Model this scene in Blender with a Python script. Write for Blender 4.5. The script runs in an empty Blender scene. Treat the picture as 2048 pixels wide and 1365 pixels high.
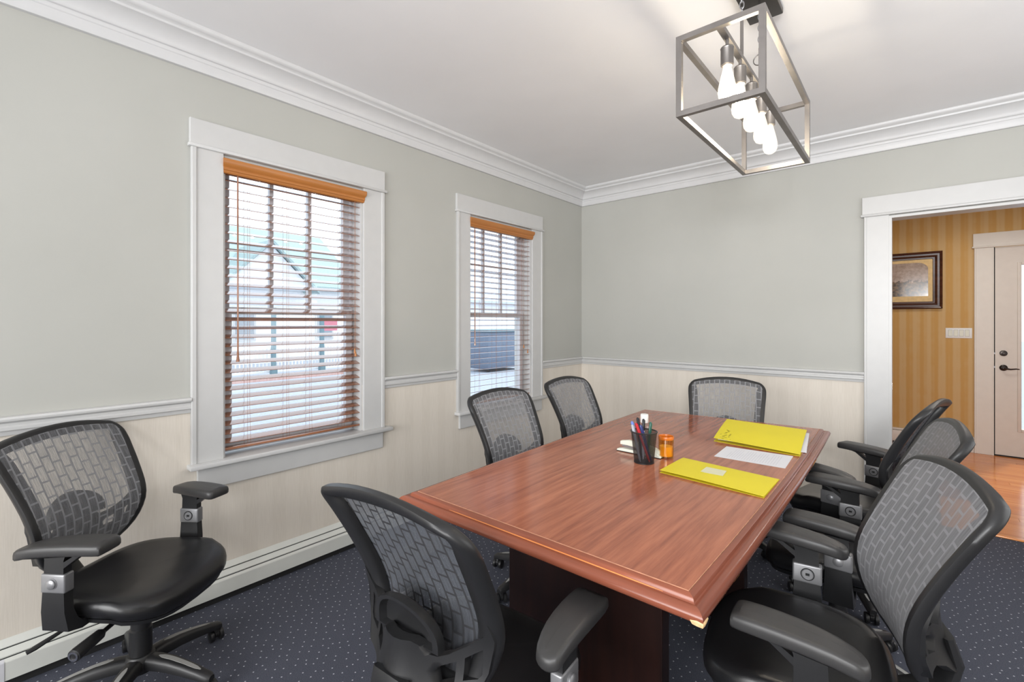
import bpy, bmesh, math, random
from mathutils import Vector, Matrix
from mathutils.geometry import delaunay_2d_cdt
R = math.radians
PI = math.pi
random.seed(7)
S = bpy.context.scene
COL = S.collection

# ------------------------------------------------------------------ camera, sky, lights, exposure
cam_d = bpy.data.cameras.new('camera')
cam_d.sensor_width = 36.0
cam_d.lens = 940.0 / 2048.0 * 36.0
cam_d.shift_y = -37.5 / 2048.0
cam_d.clip_start = 0.02
cam = bpy.data.objects.new('camera', cam_d)
COL.objects.link(cam)
cam.location = (2.80, -4.503, 1.46)
cam.rotation_euler = (R(90), 0, R(40.3))
S.camera = cam

W = bpy.data.worlds.new('overcast_sky')
S.world = W
W.use_nodes = True
W.node_tree.nodes['Background'].inputs[0].default_value = (0.84, 0.90, 1.0, 1)
W.node_tree.nodes['Background'].inputs[1].default_value = 2.4

def area(name, loc, rot, sx, sy, power, col=(1, 1, 1)):
    d = bpy.data.lights.new(name, 'AREA')
    d.shape = 'RECTANGLE'
    d.size, d.size_y, d.energy, d.color = sx, sy, power, col
    o = bpy.data.objects.new(name, d)
    COL.objects.link(o)
    o.location = loc
    o.rotation_euler = [R(a) for a in rot]
    return o

# soft fill lights added at the unseen rear and right walls, no windows there
area('rear_fill_light', (2.1, -8.12, 1.55), (90, 0, 0), 3.4, 2.2, 268, (0.985, 0.99, 1.0))
area('side_fill_light', (4.34, -1.9, 1.70), (90, 0, 90), 2.4, 1.7, 36, (0.985, 0.99, 1.0))
# the photographer's flash, bounced off the ceiling from beside the camera
fl_ = area('bounce_flash', (3.40, -5.60, 1.90), (0, 0, 0), 0.45, 0.45, 40, (0.975, 0.985, 1.0))
fl_.data.spread = R(120)
fl_.rotation_euler = (Vector((2.2, -2.2, 2.92)) - fl_.location).to_track_quat('-Z', 'Y').to_euler()
# area light added under the hall ceiling to brighten it, no fixture there
area('hall_fill_light', (3.3, 1.5, 2.86), (0, 0, 0), 0.5, 0.5, 15, (1.0, 0.95, 0.88))
sun = bpy.data.lights.new('sun', 'SUN')
sun.energy = 2.6
sun.angle = R(8)
sun.color = (1, 0.97, 0.92)
so = bpy.data.objects.new('sun', sun)
COL.objects.link(so)
so.rotation_euler = (R(48), 0, R(160))

S.view_settings.view_transform = 'Standard'
S.view_settings.look = 'None'
S.view_settings.gamma = 1.0
S.view_settings.use_curve_mapping = False
S.view_settings.exposure = -0.10

# ------------------------------------------------------------------ materials
def srgb(r, g, b):
    f = lambda c: c / 12.92 if c <= 0.04045 else ((c + 0.055) / 1.055) ** 2.4
    return (f(r / 255), f(g / 255), f(b / 255), 1)

class NT:
    def __init__(s, name):
        s.m = bpy.data.materials.new(name)
        s.m.use_nodes = True
        s.t = s.m.node_tree
        s.b = s.t.nodes['Principled BSDF']
        s.out = s.t.nodes['Material Output']
    def n(s, typ, **kw):
        x = s.t.nodes.new(typ)
        for k, v in kw.items():
            if k in x.inputs:
                x.inputs[k].default_value = v
            else:
                setattr(x, k, v)
        return x
    def l(s, a, b):
        s.t.links.new(a, b)
    def mapping(s, scale=(1, 1, 1), src='Object', rot=(0, 0, 0)):
        tc = s.n('ShaderNodeTexCoord')
        mp = s.n('ShaderNodeMapping')
        mp.inputs['Scale'].default_value = scale
        mp.inputs['Rotation'].default_value = rot
        s.l(tc.outputs[src], mp.inputs[0])
        return mp.outputs[0]
    def math(s, op, a, b=None, c=None):
        x = s.n('ShaderNodeMath', operation=op)
        for i, v in enumerate((a, b, c)):
            if v is None: continue
            if isinstance(v, (int, float)): x.inputs[i].default_value = v
            else: s.l(v, x.inputs[i])
        return x.outputs[0]
    def mix(s, fac, a, b):
        x = s.n('ShaderNodeMix', data_type='RGBA')
        for sock, v in ((x.inputs[0], fac), (x.inputs[6], a), (x.inputs[7], b)):
            if isinstance(v, (int, float, tuple)): sock.default_value = v
            else: s.l(v, sock)
        return x.outputs[2]
    def ramp(s, fac, *stops):
        x = s.n('ShaderNodeValToRGB')
        el = x.color_ramp.elements
        while len(el) < len(stops): el.new(0.5)
        for e, (p, c) in zip(el, stops):
            e.position = p; e.color = c
        s.l(fac, x.inputs[0])
        return x.outputs[0]
    def noise(s, vec, scale, detail=3, rough=0.5):
        x = s.n('ShaderNodeTexNoise')
        x.inputs['Scale'].default_value = scale
        x.inputs['Detail'].default_value = detail
        x.inputs['Roughness'].default_value = rough
        if vec is not None: s.l(vec, x.inputs['Vector'])
        return x.outputs[0]
    def bump(s, h, strength, dist=0.002):
        x = s.n('ShaderNodeBump')
        x.inputs['Strength'].default_value = strength
        x.inputs['Distance'].default_value = dist
        s.l(h, x.inputs['Height'])
        s.l(x.outputs[0], s.b.inputs['Normal'])
    def col(s, v):
        if isinstance(v, tuple): s.b.inputs['Base Color'].default_value = v
        else: s.l(v, s.b.inputs['Base Color'])

def plain(name, c, rough=0.5, metal=0.0, spec=0.5, var=0.06, nscale=14, bump=0.0, bscale=300, coat=0.0):
    t = NT(name)
    v = t.noise(t.mapping(), nscale, 4)
    d = tuple(x * (1 - var) for x in c[:3]) + (1,)
    e = tuple(min(1, x * (1 + var)) for x in c[:3]) + (1,)
    t.col(t.ramp(v, (0.3, d), (0.7, e)))
    t.b.inputs['Roughness'].default_value = rough
    t.b.inputs['Metallic'].default_value = metal
    t.b.inputs['Specular IOR Level'].default_value = spec
    if coat:
        t.b.inputs['Coat Weight'].default_value = coat
        t.b.inputs['Coat Roughness'].default_value = 0.1
    if bump:
        t.bump(t.noise(t.mapping(), bscale, 2), bump)
    return t.m

M = {}
M['trim'] = plain('white_trim_paint', (0.555, 0.555, 0.55, 1), 0.35, var=0.015)
M['crown'] = plain('white_crown_paint', (0.61, 0.61, 0.615, 1), 0.4, var=0.015)
M['ceiling'] = plain('ceiling_paint', (0.82, 0.82, 0.83, 1), 0.9, spec=0.2, var=0.02, nscale=2, bump=0.03)
M['heater'] = plain('cream_enamel', (0.66, 0.67, 0.63, 1), 0.3, var=0.02)
M['dark_gap'] = plain('dark_gap', (0.012, 0.012, 0.013, 1), 0.8)
M['black_plastic'] = plain('black_plastic', (0.014, 0.014, 0.015, 1), 0.40, bump=0.05, bscale=900)
M['arm_pad'] = plain('arm_pad_rubber', (0.035, 0.034, 0.034, 1), 0.42, bump=0.05, bscale=700)
M['leather'] = plain('black_leather', (0.010, 0.010, 0.011, 1), 0.30, bump=0.08, bscale=420)
M['strip'] = plain('grey_base_strip', (0.28, 0.28, 0.27, 1), 0.5)
M['silver'] = plain('satin_silver', (0.30, 0.30, 0.31, 1), 0.40, metal=0.6)
M['chrome'] = plain('chrome', (0.75, 0.75, 0.78, 1), 0.15, metal=1.0)
M['bronze'] = plain('brushed_dark_metal', (0.20, 0.185, 0.175, 1), 0.38, metal=0.75, var=0.12)
M['dark_bronze'] = plain('oil_rubbed_bronze', (0.05, 0.042, 0.038, 1), 0.3, metal=0.8)
M['white_plastic'] = plain('white_plastic', (0.80, 0.80, 0.78, 1), 0.35, var=0.01)
M['ivory_plastic'] = plain('ivory_plastic', (0.76, 0.77, 0.66, 1), 0.4, var=0.02)
M['folder'] = plain('yellow_card', srgb(222, 206, 40), 0.6, var=0.02, nscale=6)
M['paper'] = plain('white_paper', (0.70, 0.70, 0.73, 1), 0.8, var=0.01)
M['label'] = plain('cream_label', (0.66, 0.65, 0.46, 1), 0.7, var=0.02)
M['ink'] = plain('grey_print', (0.50, 0.50, 0.56, 1), 0.9, var=0.1)
M['ink_dark'] = plain('black_ink', (0.12, 0.10, 0.03, 1), 0.9, var=0.3)
M['chip'] = plain('raw_board', srgb(226, 190, 140), 0.9, var=0.15, nscale=120)
M['chip_white'] = plain('pale_splinter', (0.70, 0.70, 0.74, 1), 0.9, var=0.1, nscale=120)
M['chip_tan'] = plain('tan_splinter', srgb(190, 140, 90), 0.9, var=0.2, nscale=120)
M['cord'] = plain('blind_cord', srgb(150, 105, 80), 0.8)
M['cord_pale'] = plain('pale_cord', (0.75, 0.74, 0.70, 1), 0.8)
M['sash'] = plain('sash_paint', (0.60, 0.60, 0.63, 1), 0.45, var=0.03)
M['door_paint'] = plain('door_paint', (0.68, 0.62, 0.55, 1), 0.45, var=0.02)
M['hall_trim'] = plain('hall_trim_paint', (0.72, 0.67, 0.60, 1), 0.45, var=0.02)
M['print'] = None
M['mat'] = plain('picture_mat', srgb(226, 196, 140), 0.7, var=0.1, nscale=30)
for nm, c in (('pen_red', (0.55, 0.02, 0.03, 1)), ('pen_navy', (0.03, 0.04, 0.16, 1)), ('pen_black', (0.015, 0.015, 0.02, 1)),
              ('pen_grey', (0.35, 0.37, 0.42, 1)), ('pen_green', (0.02, 0.10, 0.07, 1)), ('pen_blue', (0.12, 0.20, 0.55, 1)), ('pen_white', (0.75, 0.75, 0.85, 1))):
    M[nm] = plain(nm, c, 0.25, var=0.03)

def wall_paint():
    t = NT('wall_paint_and_paper')
    tc = t.n('ShaderNodeTexCoord')
    sp = t.n('ShaderNodeSeparateXYZ')
    t.l(tc.outputs['Object'], sp.inputs[0])
    x, y, z = sp.outputs
    along = t.math('ADD', x, y)
    n = t.noise(tc.outputs['Object'], 1.3, 3)
    up = t.ramp(n, (0.3, (0.435, 0.435, 0.405, 1)), (0.7, (0.463, 0.463, 0.433, 1)))
    # wallpaper: wide tone-on-tone stripes with a fine vertical rib
    st = t.math('SINE', t.math('MULTIPLY', along, 2 * PI / 0.155))
    st = t.math('GREATER_THAN', st, 0.0)
    n2 = t.noise(t.mapping((300, 300, 10)), 1.0, 2)
    c1 = t.ramp(n2, (0.35, (0.665, 0.610, 0.535, 1)), (0.65, (0.705, 0.650, 0.575, 1)))
    c2 = t.ramp(n2, (0.35, (0.685, 0.630, 0.555, 1)), (0.65, (0.722, 0.667, 0.592, 1)))
    low = t.mix(st, c1, c2)
    t.col(t.mix(t.math('GREATER_THAN', z, 1.04), low, up))
    t.b.inputs['Roughness'].default_value = 0.75
    t.b.inputs['Specular IOR Level'].default_value = 0.25
    h = t.math('MULTIPLY', n2, t.math('LESS_THAN', z, 1.04))
    t.bump(h, 0.15, 0.001)
    return t.m
M['wall'] = wall_paint()

def hall_paper():
    t = NT('yellow_striped_wallpaper')
    tc = t.n('ShaderNodeTexCoord')
    sp = t.n('ShaderNodeSeparateXYZ')
    t.l(tc.outputs['Object'], sp.inputs[0])
    a = t.math('ADD', sp.outputs[0], sp.outputs[1])
    s1 = t.math('SINE', t.math('MULTIPLY', a, 2 * PI / 0.118))
    s2 = t.math('SINE', t.math('MULTIPLY', a, 2 * PI / 0.043))
    v = t.math('ADD', t.math('MULTIPLY', s1, 0.35), t.math('MULTIPLY', s2, 0.15))
    v = t.math('ADD', v, 0.5)
    v = t.math('ADD', t.math('MULTIPLY', t.math('SUBTRACT', t.noise(tc.outputs['Object'], 9, 3), 0.5), 0.5), v)
    t.col(t.ramp(v, (0.25, srgb(196, 152, 84)), (0.75, srgb(202, 168, 116))))
    t.b.inputs['Roughness'].default_value = 0.7
    return t.m
M['hall_paper'] = hall_paper()

def carpet():
    t = NT('navy_pindot_carpet')
    vec = t.mapping((1, 1, 1), rot=(0, 0, R(38)))
    v = t.n('ShaderNodeTexVoronoi', voronoi_dimensions='2D')
    v.inputs['Scale'].default_value = 24
    v.inputs['Randomness'].default_value = 0.50
    t.l(vec, v.inputs['Vector'])
    dot = t.math('LESS_THAN', v.outputs['Distance'], 0.075)
    n = t.noise(vec, 260, 3, 0.7)
    n2 = t.noise(vec, 3.0, 2)
    b = t.ramp(n, (0.25, (0.038, 0.042, 0.058, 1)), (0.75, (0.125, 0.132, 0.165, 1)))
    b = t.mix(t.math('MULTIPLY', n2, 0.35), b, (0.078, 0.083, 0.108, 1))
    t.col(t.mix(t.math('MULTIPLY', dot, t.math('ADD', 0.35, n)), b, (0.55, 0.56, 0.62, 1)))
    t.b.inputs['Roughness'].default_value = 0.95
    t.b.inputs['Specular IOR Level'].default_value = 0.1
    t.bump(n, 0.6, 0.004)
    return t.m
M['carpet'] = carpet()

def wood(name, dark, light, axis='Y', rough=0.2, scale=1.0, coat=0.0, contrast=(0.3, 0.7), spec=0.5):
    t = NT(name)
    sc = {'X': (0.9, 14, 14), 'Y': (14, 0.9, 14), 'Z': (14, 14, 0.9)}[axis]
    vec = t.mapping(tuple(k * scale for k in sc))
    n = t.noise(vec, 2.0, 6, 0.62)
    n2 = t.noise(t.mapping(tuple(k * scale * 0.35 for k in sc)), 1.3, 3)
    v = t.math('ADD', t.math('MULTIPLY', n, 0.65), t.math('MULTIPLY', n2, 0.35))
    t.col(t.ramp(v, (contrast[0], dark), (contrast[1], light)))
    t.b.inputs['Roughness'].default_value = rough
    t.b.inputs['Specular IOR Level'].default_value = spec
    if coat:
        t.b.inputs['Coat Weight'].default_value = coat
        t.b.inputs['Coat Roughness'].default_value = 0.05
    return t.m
M['table'] = wood('mahogany_laminate', (0.26, 0.078, 0.042, 1), (0.50, 0.175, 0.092, 1), 'Y', 0.15, scale=1.6, contrast=(0.36, 0.66), spec=0.6)
M['moulding'] = wood('mahogany_moulding', (0.17, 0.050, 0.030, 1), (0.29, 0.085, 0.046, 1), 'Y', 0.20)
M['moulding_x'] = wood('mahogany_moulding_end', (0.20, 0.060, 0.034, 1), (0.33, 0.098, 0.052, 1), 'X', 0.20)
M['pedestal'] = wood('shaded_dark_mahogany', (0.006, 0.0025, 0.002, 1), (0.020, 0.006, 0.004, 1), 'Z', 0.3)  # dark mahogany, colour lowered further to hold the shade under the table
M['seam'] = plain('pale_seam', srgb(196, 140, 110), 0.4, var=.2, nscale=40)
M['bead_reflection'] = wood('painted_bead_reflection', srgb(215, 125, 60), srgb(245, 165, 95), 'X', 0.4)  # orange tone painting a warm reflection on the moulding bead
M['slat'] = wood('oak_stained_slat', (0.22, 0.082, 0.038, 1), (0.36, 0.145, 0.068, 1), 'Y', 0.22, coat=1.0, spec=0.9)
M['valance'] = wood('oak_stained_valance', (0.36, 0.135, 0.030, 1), (0.50, 0.20, 0.055, 1), 'Y', 0.35)
M['plank'] = wood('orange_oak_floor', srgb(190, 105, 45), srgb(226, 146, 76), 'X', 0.16)
M['plank2'] = wood('orange_oak_floor_light', srgb(200, 116, 52), srgb(234, 158, 88), 'X', 0.16)
M['frame_wood'] = wood('walnut_frame', (0.022, 0.008, 0.005, 1), (0.11, 0.036, 0.018, 1), 'X', 0.22)

def glass(name, tint=(1, 1, 1, 1), refl=0.08, rough=0.0):
    t = NT(name)
    tr = t.n('ShaderNodeBsdfTransparent')
    tr.inputs[0].default_value = tint
    gl = t.n('ShaderNodeBsdfGlossy')
    gl.inputs['Roughness'].default_value = rough
    lw = t.n('ShaderNodeLayerWeight', Blend=0.5)
    mx = t.n('ShaderNodeMixShader')
    t.l(t.math('ADD', t.math('MULTIPLY', t.math('POWER', lw.outputs['Facing'], 5.0), 0.85), 0.03 + refl * 0.15), mx.inputs[0])
    t.l(tr.outputs[0], mx.inputs[1]); t.l(gl.outputs[0], mx.inputs[2])
    t.l(mx.outputs[0], t.out.inputs[0])
    return t.m
M['glass'] = glass('window_glass', (0.96, 0.98, 0.98, 1))
M['bulb_glass'] = glass('clear_bulb_glass', (1.0, 0.97, 0.92, 1), 0.1)
_t = M['bulb_glass'].node_tree
_e = _t.nodes.new('ShaderNodeEmission'); _e.inputs[0].default_value = (1.0, .93, .80, 1); _e.inputs[1].default_value = 0.55
_a = _t.nodes.new('ShaderNodeAddShader'); _o = _t.nodes['Material Output']; _s = _o.inputs[0].links[0].from_socket
_t.links.new(_s, _a.inputs[0]); _t.links.new(_e.outputs[0], _a.inputs[1]); _t.links.new(_a.outputs[0], _o.inputs[0])
M['clear_plastic'] = glass('clear_plastic', (0.94, 0.95, 0.97, 1), 0.3, 0.08)
M['amber'] = glass('amber_glass', (0.95, 0.77, 0.40, 1), 0.2, 0.12)
def emit(name, c, s):
    t = NT(name)
    t.b.inputs['Base Color'].default_value = (0.1, 0.1, 0.1, 1)
    t.b.inputs['Emission Color'].default_value = c
    t.b.inputs['Emission Strength'].default_value = s
    return t.m
M['filament'] = emit('glowing_filament', (1.0, 0.86, 0.62, 1), 60)

def chair_mesh():
    t = NT('woven_chair_mesh')
    tc = t.n('ShaderNodeTexCoord')
    mp = t.n('ShaderNodeMapping')
    mp.inputs['Rotation'].default_value = (0, 0, R(90))
    t.l(tc.outputs['UV'], mp.inputs[0])
    br = t.n('ShaderNodeTexBrick', offset=0.5)
    br.inputs['Scale'].default_value = 1
    br.inputs['Brick Width'].default_value = 0.056
    br.inputs['Row Height'].default_value = 0.034
    br.inputs['Mortar Size'].default_value = 0.0034
    br.inputs['Mortar Smooth'].default_value = 0.1
    t.l(mp.outputs[0], br.inputs['Vector'])
    mort = br.outputs['Fac']
    mp2 = t.n('ShaderNodeMapping')
    mp2.inputs['Scale'].default_value = (420, 14, 1)
    t.l(tc.outputs['UV'], mp2.inputs[0])
    thr = t.noise(mp2.outputs[0], 1.0, 2)
    thr = t.ramp(thr, (0.35, (0, 0, 0, 1)), (0.65, (1, 1, 1, 1)))
    a = t.math('ADD', 0.47, t.math('MULTIPLY', mort, 0.43))
    a = t.math('ADD', a, t.math('MULTIPLY', t.math('SUBTRACT', thr, 0.5), 0.26))
    df = t.n('ShaderNodeBsdfDiffuse')
    # woven face: pale grey yarn in the joints; reverse: dark joints, paler blocks
    face = t.mix(mort, (0.212, 0.214, 0.224, 1), (0.250, 0.253, 0.264, 1))
    rear = t.mix(mort, (0.085, 0.090, 0.102, 1), (0.04, 0.04, 0.043, 1))
    geo = t.n('ShaderNodeNewGeometry')
    t.l(t.mix(geo.outputs['Backfacing'], rear, face), df.inputs[0])
    # the weave closes up when seen aslant
    dt = t.n('ShaderNodeVectorMath', operation='DOT_PRODUCT')
    t.l(geo.outputs['Incoming'], dt.inputs[0]); t.l(geo.outputs['Normal'], dt.inputs[1])
    ci = t.math('MAXIMUM', t.math('ABSOLUTE', dt.outputs['Value']), 0.2)
    a = t.math('SUBTRACT', 1.0, t.math('POWER', t.math('SUBTRACT', 1.0, a), t.math('DIVIDE', 1.0, ci)))
    tr = t.n('ShaderNodeBsdfTransparent')
    mx = t.n('ShaderNodeMixShader')
    t.l(a, mx.inputs[0]); t.l(tr.outputs[0], mx.inputs[1]); t.l(df.outputs[0], mx.inputs[2])
    t.l(mx.outputs[0], t.out.inputs[0])
    return t.m
M['mesh'] = chair_mesh()

def cup_mesh():
    t = NT('black_wire_mesh')
    vec = t.mapping((1, 1, 1), 'UV')
    sp = t.n('ShaderNodeSeparateXYZ')
    t.l(vec, sp.inputs[0])
    a = t.math('SINE', t.math('MULTIPLY', t.math('ADD', sp.outputs[0], sp.outputs[1]), 2 * PI * 36))
    b = t.math('SINE', t.math('MULTIPLY', t.math('SUBTRACT', sp.outputs[0], sp.outputs[1]), 2 * PI * 36))
    k = t.math('GREATER_THAN', t.math('MAXIMUM', t.math('ABSOLUTE', a), t.math('ABSOLUTE', b)), 0.93)
    tr = t.n('ShaderNodeBsdfTransparent')
    mx = t.n('ShaderNodeMixShader')
    t.b.inputs['Base Color'].default_value = (0.01, 0.01, 0.012, 1)
    t.b.inputs['Roughness'].default_value = 0.4
    t.l(t.math('ADD', 0.42, t.math('MULTIPLY', k, 0.56)), mx.inputs[0])
    t.l(tr.outputs[0], mx.inputs[1]); t.l(t.b.outputs[0], mx.inputs[2])
    t.l(mx.outputs[0], t.out.inputs[0])
    return t.m
M['cup'] = cup_mesh()

def art_print():
    t = NT('faded_print')
    vec = t.mapping((1, 1, 1), 'Object')
    sp = t.n('ShaderNodeSeparateXYZ')
    t.l(vec, sp.inputs[0])
    n = t.noise(vec, 26, 5, 0.65)
    z = t.math('ADD', sp.outputs[2], t.math('MULTIPLY', t.math('SUBTRACT', n, 0.5), 0.10))
    up = t.ramp(n, (0.3, srgb(140, 120, 105)), (0.7, srgb(190, 170, 155)))
    lo = t.ramp(n, (0.38, srgb(52, 42, 36)), (0.66, srgb(150, 122, 88)))
    t.col(t.mix(t.math('GREATER_THAN', z, 0.0), lo, up))
    t.b.inputs['Roughness'].default_value = 0.12
    return t.m
M['print'] = art_print()

# outdoors
M['asphalt'] = plain('asphalt', (0.36, 0.40, 0.46, 1), 0.9, var=0.12, nscale=30)
M['siding'] = plain('white_siding', (0.82, 0.83, 0.84, 1), 0.7, var=0.03)
M['roof'] = plain('grey_green_shingle', (0.36, 0.46, 0.46, 1), 0.9, var=0.15, nscale=20)
M['siding_roof'] = plain('pale_roof', (0.55, 0.60, 0.64, 1), 0.8)
M['teal_post'] = plain('teal_post', (0.16, 0.26, 0.30, 1), 0.6)
M['blue_panel'] = plain('blue_grey_panel', (0.13, 0.17, 0.24, 1), 0.5, var=0.1)
M['sign_pink'] = plain('faded_red_sign', (0.62, 0.22, 0.28, 1), 0.6)
M['window_dark'] = plain('far_window', (0.30, 0.34, 0.38, 1), 0.2)
def brick():
    t = NT('kerb_brick')
    br = t.n('ShaderNodeTexBrick')
    br.inputs['Scale'].default_value = 6
    br.inputs[1].default_value = (0.55, 0.32, 0.28, 1); br.inputs[2].default_value = (0.62, 0.40, 0.36, 1)
    br.inputs[3].default_value = (0.7, 0.66, 0.64, 1)
    t.l(t.mapping((1, 1, 1)), br.inputs[0])
    t.col(br.outputs[0])
    t.b.inputs['Roughness'].default_value = 0.9
    return t.m
M['brick'] = brick()

# ------------------------------------------------------------------ geometry helpers
def box(bm, x0, x1, y0, y1, z0, z1, mat=0):
    v = [bm.verts.new((x, y, z)) for x in (x0, x1) for y in (y0, y1) for z in (z0, z1)]
    fs = []
    for q in ((0, 1, 3, 2), (4, 6, 7, 5), (0, 4, 5, 1), (2, 3, 7, 6), (0, 2, 6, 4), (1, 5, 7, 3)):
        f = bm.faces.new([v[i] for i in q]); f.material_index = mat; fs.append(f)
    return v, fs

def rbox(bm, x0, x1, y0, y1, z0, z1, r=0.004, seg=2):
    """box with rounded edges"""
    t = bmesh.new()
    box(t, x0, x1, y0, y1, z0, z1)
    bmesh.ops.bevel(t, geom=t.edges[:], offset=r, segments=seg, affect='EDGES', profile=0.5)
    merge(bm, t)

def merge(bm, t, mat=None):
    if mat is not None: bmesh.ops.transform(t, matrix=mat, verts=t.verts)
    vm = {v: bm.verts.new(v.co) for v in t.verts}
    for f in t.faces:
        try:
            g = bm.faces.new([vm[v] for v in f.verts]); g.material_index = f.material_index
        except ValueError: pass
    t.free()

def loft(bm, loops, cap=True, closed=True):
    """skin between successive point loops"""
    L = [[bm.verts.new(p) for p in lp] for lp in loops]
    n = len(L[0])
    for a, b in zip(L, L[1:]):
        for i in range(n if closed else n - 1):
            j = (i + 1) % n
            bm.faces.new((a[i], a[j], b[j], b[i]))
    if cap and closed:
        bm.faces.new(L[0][::-1]); bm.faces.new(L[-1])
    return L

def lathe(bm, prof, c=(0, 0, 0), n=24, cap=True, axis=None):
    loops = [[Vector((r * math.cos(2 * PI * i / n), r * math.sin(2 * PI * i / n), z)) for i in range(n)] for r, z in prof]
    if axis is not None:
        q = Vector((0, 0, 1)).rotation_difference(Vector(axis).normalized())
        loops = [[q @ p for p in lp] for lp in loops]
    c = Vector(c)
    loft(bm, [[p + c for p in lp] for lp in loops], cap)

def cyl(bm, a, b, r, r2=None, n=12):
    a, b = Vector(a), Vector(b)
    lathe(bm, [(r, 0), (r if r2 is None else r2, (b - a).length)], a, n, True, b - a)

def tube(bm, pts, r, n=8, cap=True, closed=False):
    pts = [Vector(p) for p in pts]
    loops = []
    up = Vector((0, 0, 1))
    for i, p in enumerate(pts):
        if closed: d = pts[(i + 1) % len(pts)] - pts[i - 1]
        else: d = pts[min(i + 1, len(pts) - 1)] - pts[max(i - 1, 0)]
        d.normalize()
        s = d.cross(up)
        if s.length < 1e-4: s = d.cross(Vector((0, 1, 0)))
        s.normalize(); u = s.cross(d)
        rr = r[i] if isinstance(r, (list, tuple)) else r
        loops.append([p + rr * (math.cos(2 * PI * k / n) * s + math.sin(2 * PI * k / n) * u) for k in range(n)])
    if closed: loops.append(loops[0]); cap = False
    loft(bm, loops, cap)

def prism(bm, poly, z0, z1, f=None):
    """extrude a 2D outline between two heights; f maps (x, y, z)"""
    f = f or (lambda x, y, z: (x, y, z))
    loft(bm, [[f(x, y, z0) for x, y in poly], [f(x, y, z1) for x, y in poly]])

def sweep(bm, prof, stations):
    """profile points carried to stations: each station is a function of (a, b)"""
    loft(bm, [[st(a, b) for a, b in prof] for st in stations])

def finish(bm, name, mats, smooth=True, angle=35):
    bmesh.ops.remove_doubles(bm, verts=bm.verts, dist=1e-6)
    bmesh.ops.recalc_face_normals(bm, faces=bm.faces)
    me = bpy.data.meshes.new(name)
    bm.to_mesh(me); bm.free()
    for m in (mats if isinstance(mats, (list, tuple)) else [mats]):
        me.materials.append(m)
    if smooth:
        me.polygons.foreach_set('use_smooth', [True] * len(me.polygons))
        me.set_sharp_from_angle(angle=R(angle))
    return me

def obj(name, bm, mat, parent=None, loc=None, smooth=True, kind=None, angle=35):
    me = bm if isinstance(bm, bpy.types.Mesh) else finish(bm, name, mat, smooth, angle)
    o = bpy.data.objects.new(name, me)
    COL.objects.link(o)
    if parent: o.parent = parent
    if loc: o.location = loc
    if kind: o['kind'] = kind
    return o

def tag(o, label, cat, group=None):
    o['label'] = label; o['category'] = cat
    if group: o['group'] = group
    return o

def thing(name, label, cat, loc=(0, 0, 0), rz=0.0, group=None):
    o = bpy.data.objects.new(name, None)
    o.empty_display_size = 0.1
    COL.objects.link(o)
    o.location = loc; o.rotation_euler = (0, 0, rz)
    return tag(o, label, cat, group)

def struct(name, bm, mat, parent=None, smooth=False):
    return obj(name, bm, mat, parent, smooth=smooth, kind=None if parent else 'structure')

def boxes(*bs):
    bm = bmesh.new()
    for b in bs: box(bm, *b)
    return bm

def rboxes(r, *bs):
    bm = bmesh.new()
    for b in bs: rbox(bm, *b, r=r)
    return bm

# ------------------------------------------------------------------ room shell
CEIL = 2.92
XR, YF = 4.40, -8.20          # unseen walls
WIN = [(-3.589, -2.751), (-1.754, -0.916)]
WZ0, WZ1 = 0.735, 2.352
DX0, DX1, DZ = 2.678, 4.02, 2.253
struct('floor', boxes((-0.2, XR + .2, YF - .2, 0.09, -0.1, 0.0)), M['carpet'])
struct('ceiling', boxes((-0.2, XR + .2, YF - .2, 0.0, CEIL, CEIL + .1)), M['ceiling'])
ys = [YF, WIN[0][0], WIN[0][1], WIN[1][0], WIN[1][1], 0.0]
bm = bmesh.new()
for i in range(5):
    if i % 2 == 0: box(bm, -0.2, 0, ys[i], ys[i + 1], 0, CEIL)
    else:
        box(bm, -0.2, 0, ys[i], ys[i + 1], 0, WZ0)
        box(bm, -0.2, 0, ys[i], ys[i + 1], WZ1, CEIL)
struct('wall_left', bm, M['wall'])
struct('wall_back', boxes((-0.2, DX0, 0, .12, 0, CEIL), (DX0, DX1, 0, .12, DZ, CEIL), (DX1, XR + .2, 0, .12, 0, CEIL)), M['wall'])
struct('wall_right', boxes((XR, XR + .2, YF - .2, 0, 0, CEIL)), M['wall'])
struct('wall_front', boxes((-0.2, XR, YF - .2, YF, 0, CEIL)), M['wall'])

# crown moulding and chair rail
CR = [(0, 2.745), (.020, 2.745), (.022, 2.748), (.022, 2.793), (.026, 2.797), (.027, 2.806), (.031, 2.812), (.040, 2.814), (.044, 2.819), (.045, 2.826),
      (.052, 2.840), (.064, 2.855), (.082, 2.868), (.104, 2.876), (.112, 2.878), (.114, 2.888), (.120, 2.893), (.130, 2.895), (.138, 2.902), (.142, 2.910), (.142, CEIL), (0, CEIL)]
bm = bmesh.new(); sweep(bm, CR, [lambda a, b: (a, YF, b), lambda a, b: (a, -a, b)]); struct('trim_1', bm, M['crown'], smooth=True)
bm = bmesh.new(); sweep(bm, CR, [lambda a, b: (a, -a, b), lambda a, b: (XR, -a, b)]); struct('trim_2', bm, M['crown'], smooth=True)
RAIL = [(0, 1.000), (.010, 1.000), (.012, 1.006), (.012, 1.014), (.016, 1.020), (.020, 1.022), (.020, 1.034), (.015, 1.040), (.015, 1.050), (.021, 1.056), (.030, 1.060), (.032, 1.068), (.028, 1.077), (.0, 1.079)]
def rail_left(name, y0, y1, mitre=False):
    bm = bmesh.new()
    sweep(bm, RAIL, [lambda a, b: (a, y0, b), (lambda a, b: (a, -a, b)) if mitre else (lambda a, b: (a, y1, b))])
    struct(name, bm, M['trim'], smooth=True)
rail_left('trim_3', YF, -3.738)
rail_left('trim_4', -2.590, -1.903)
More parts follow.
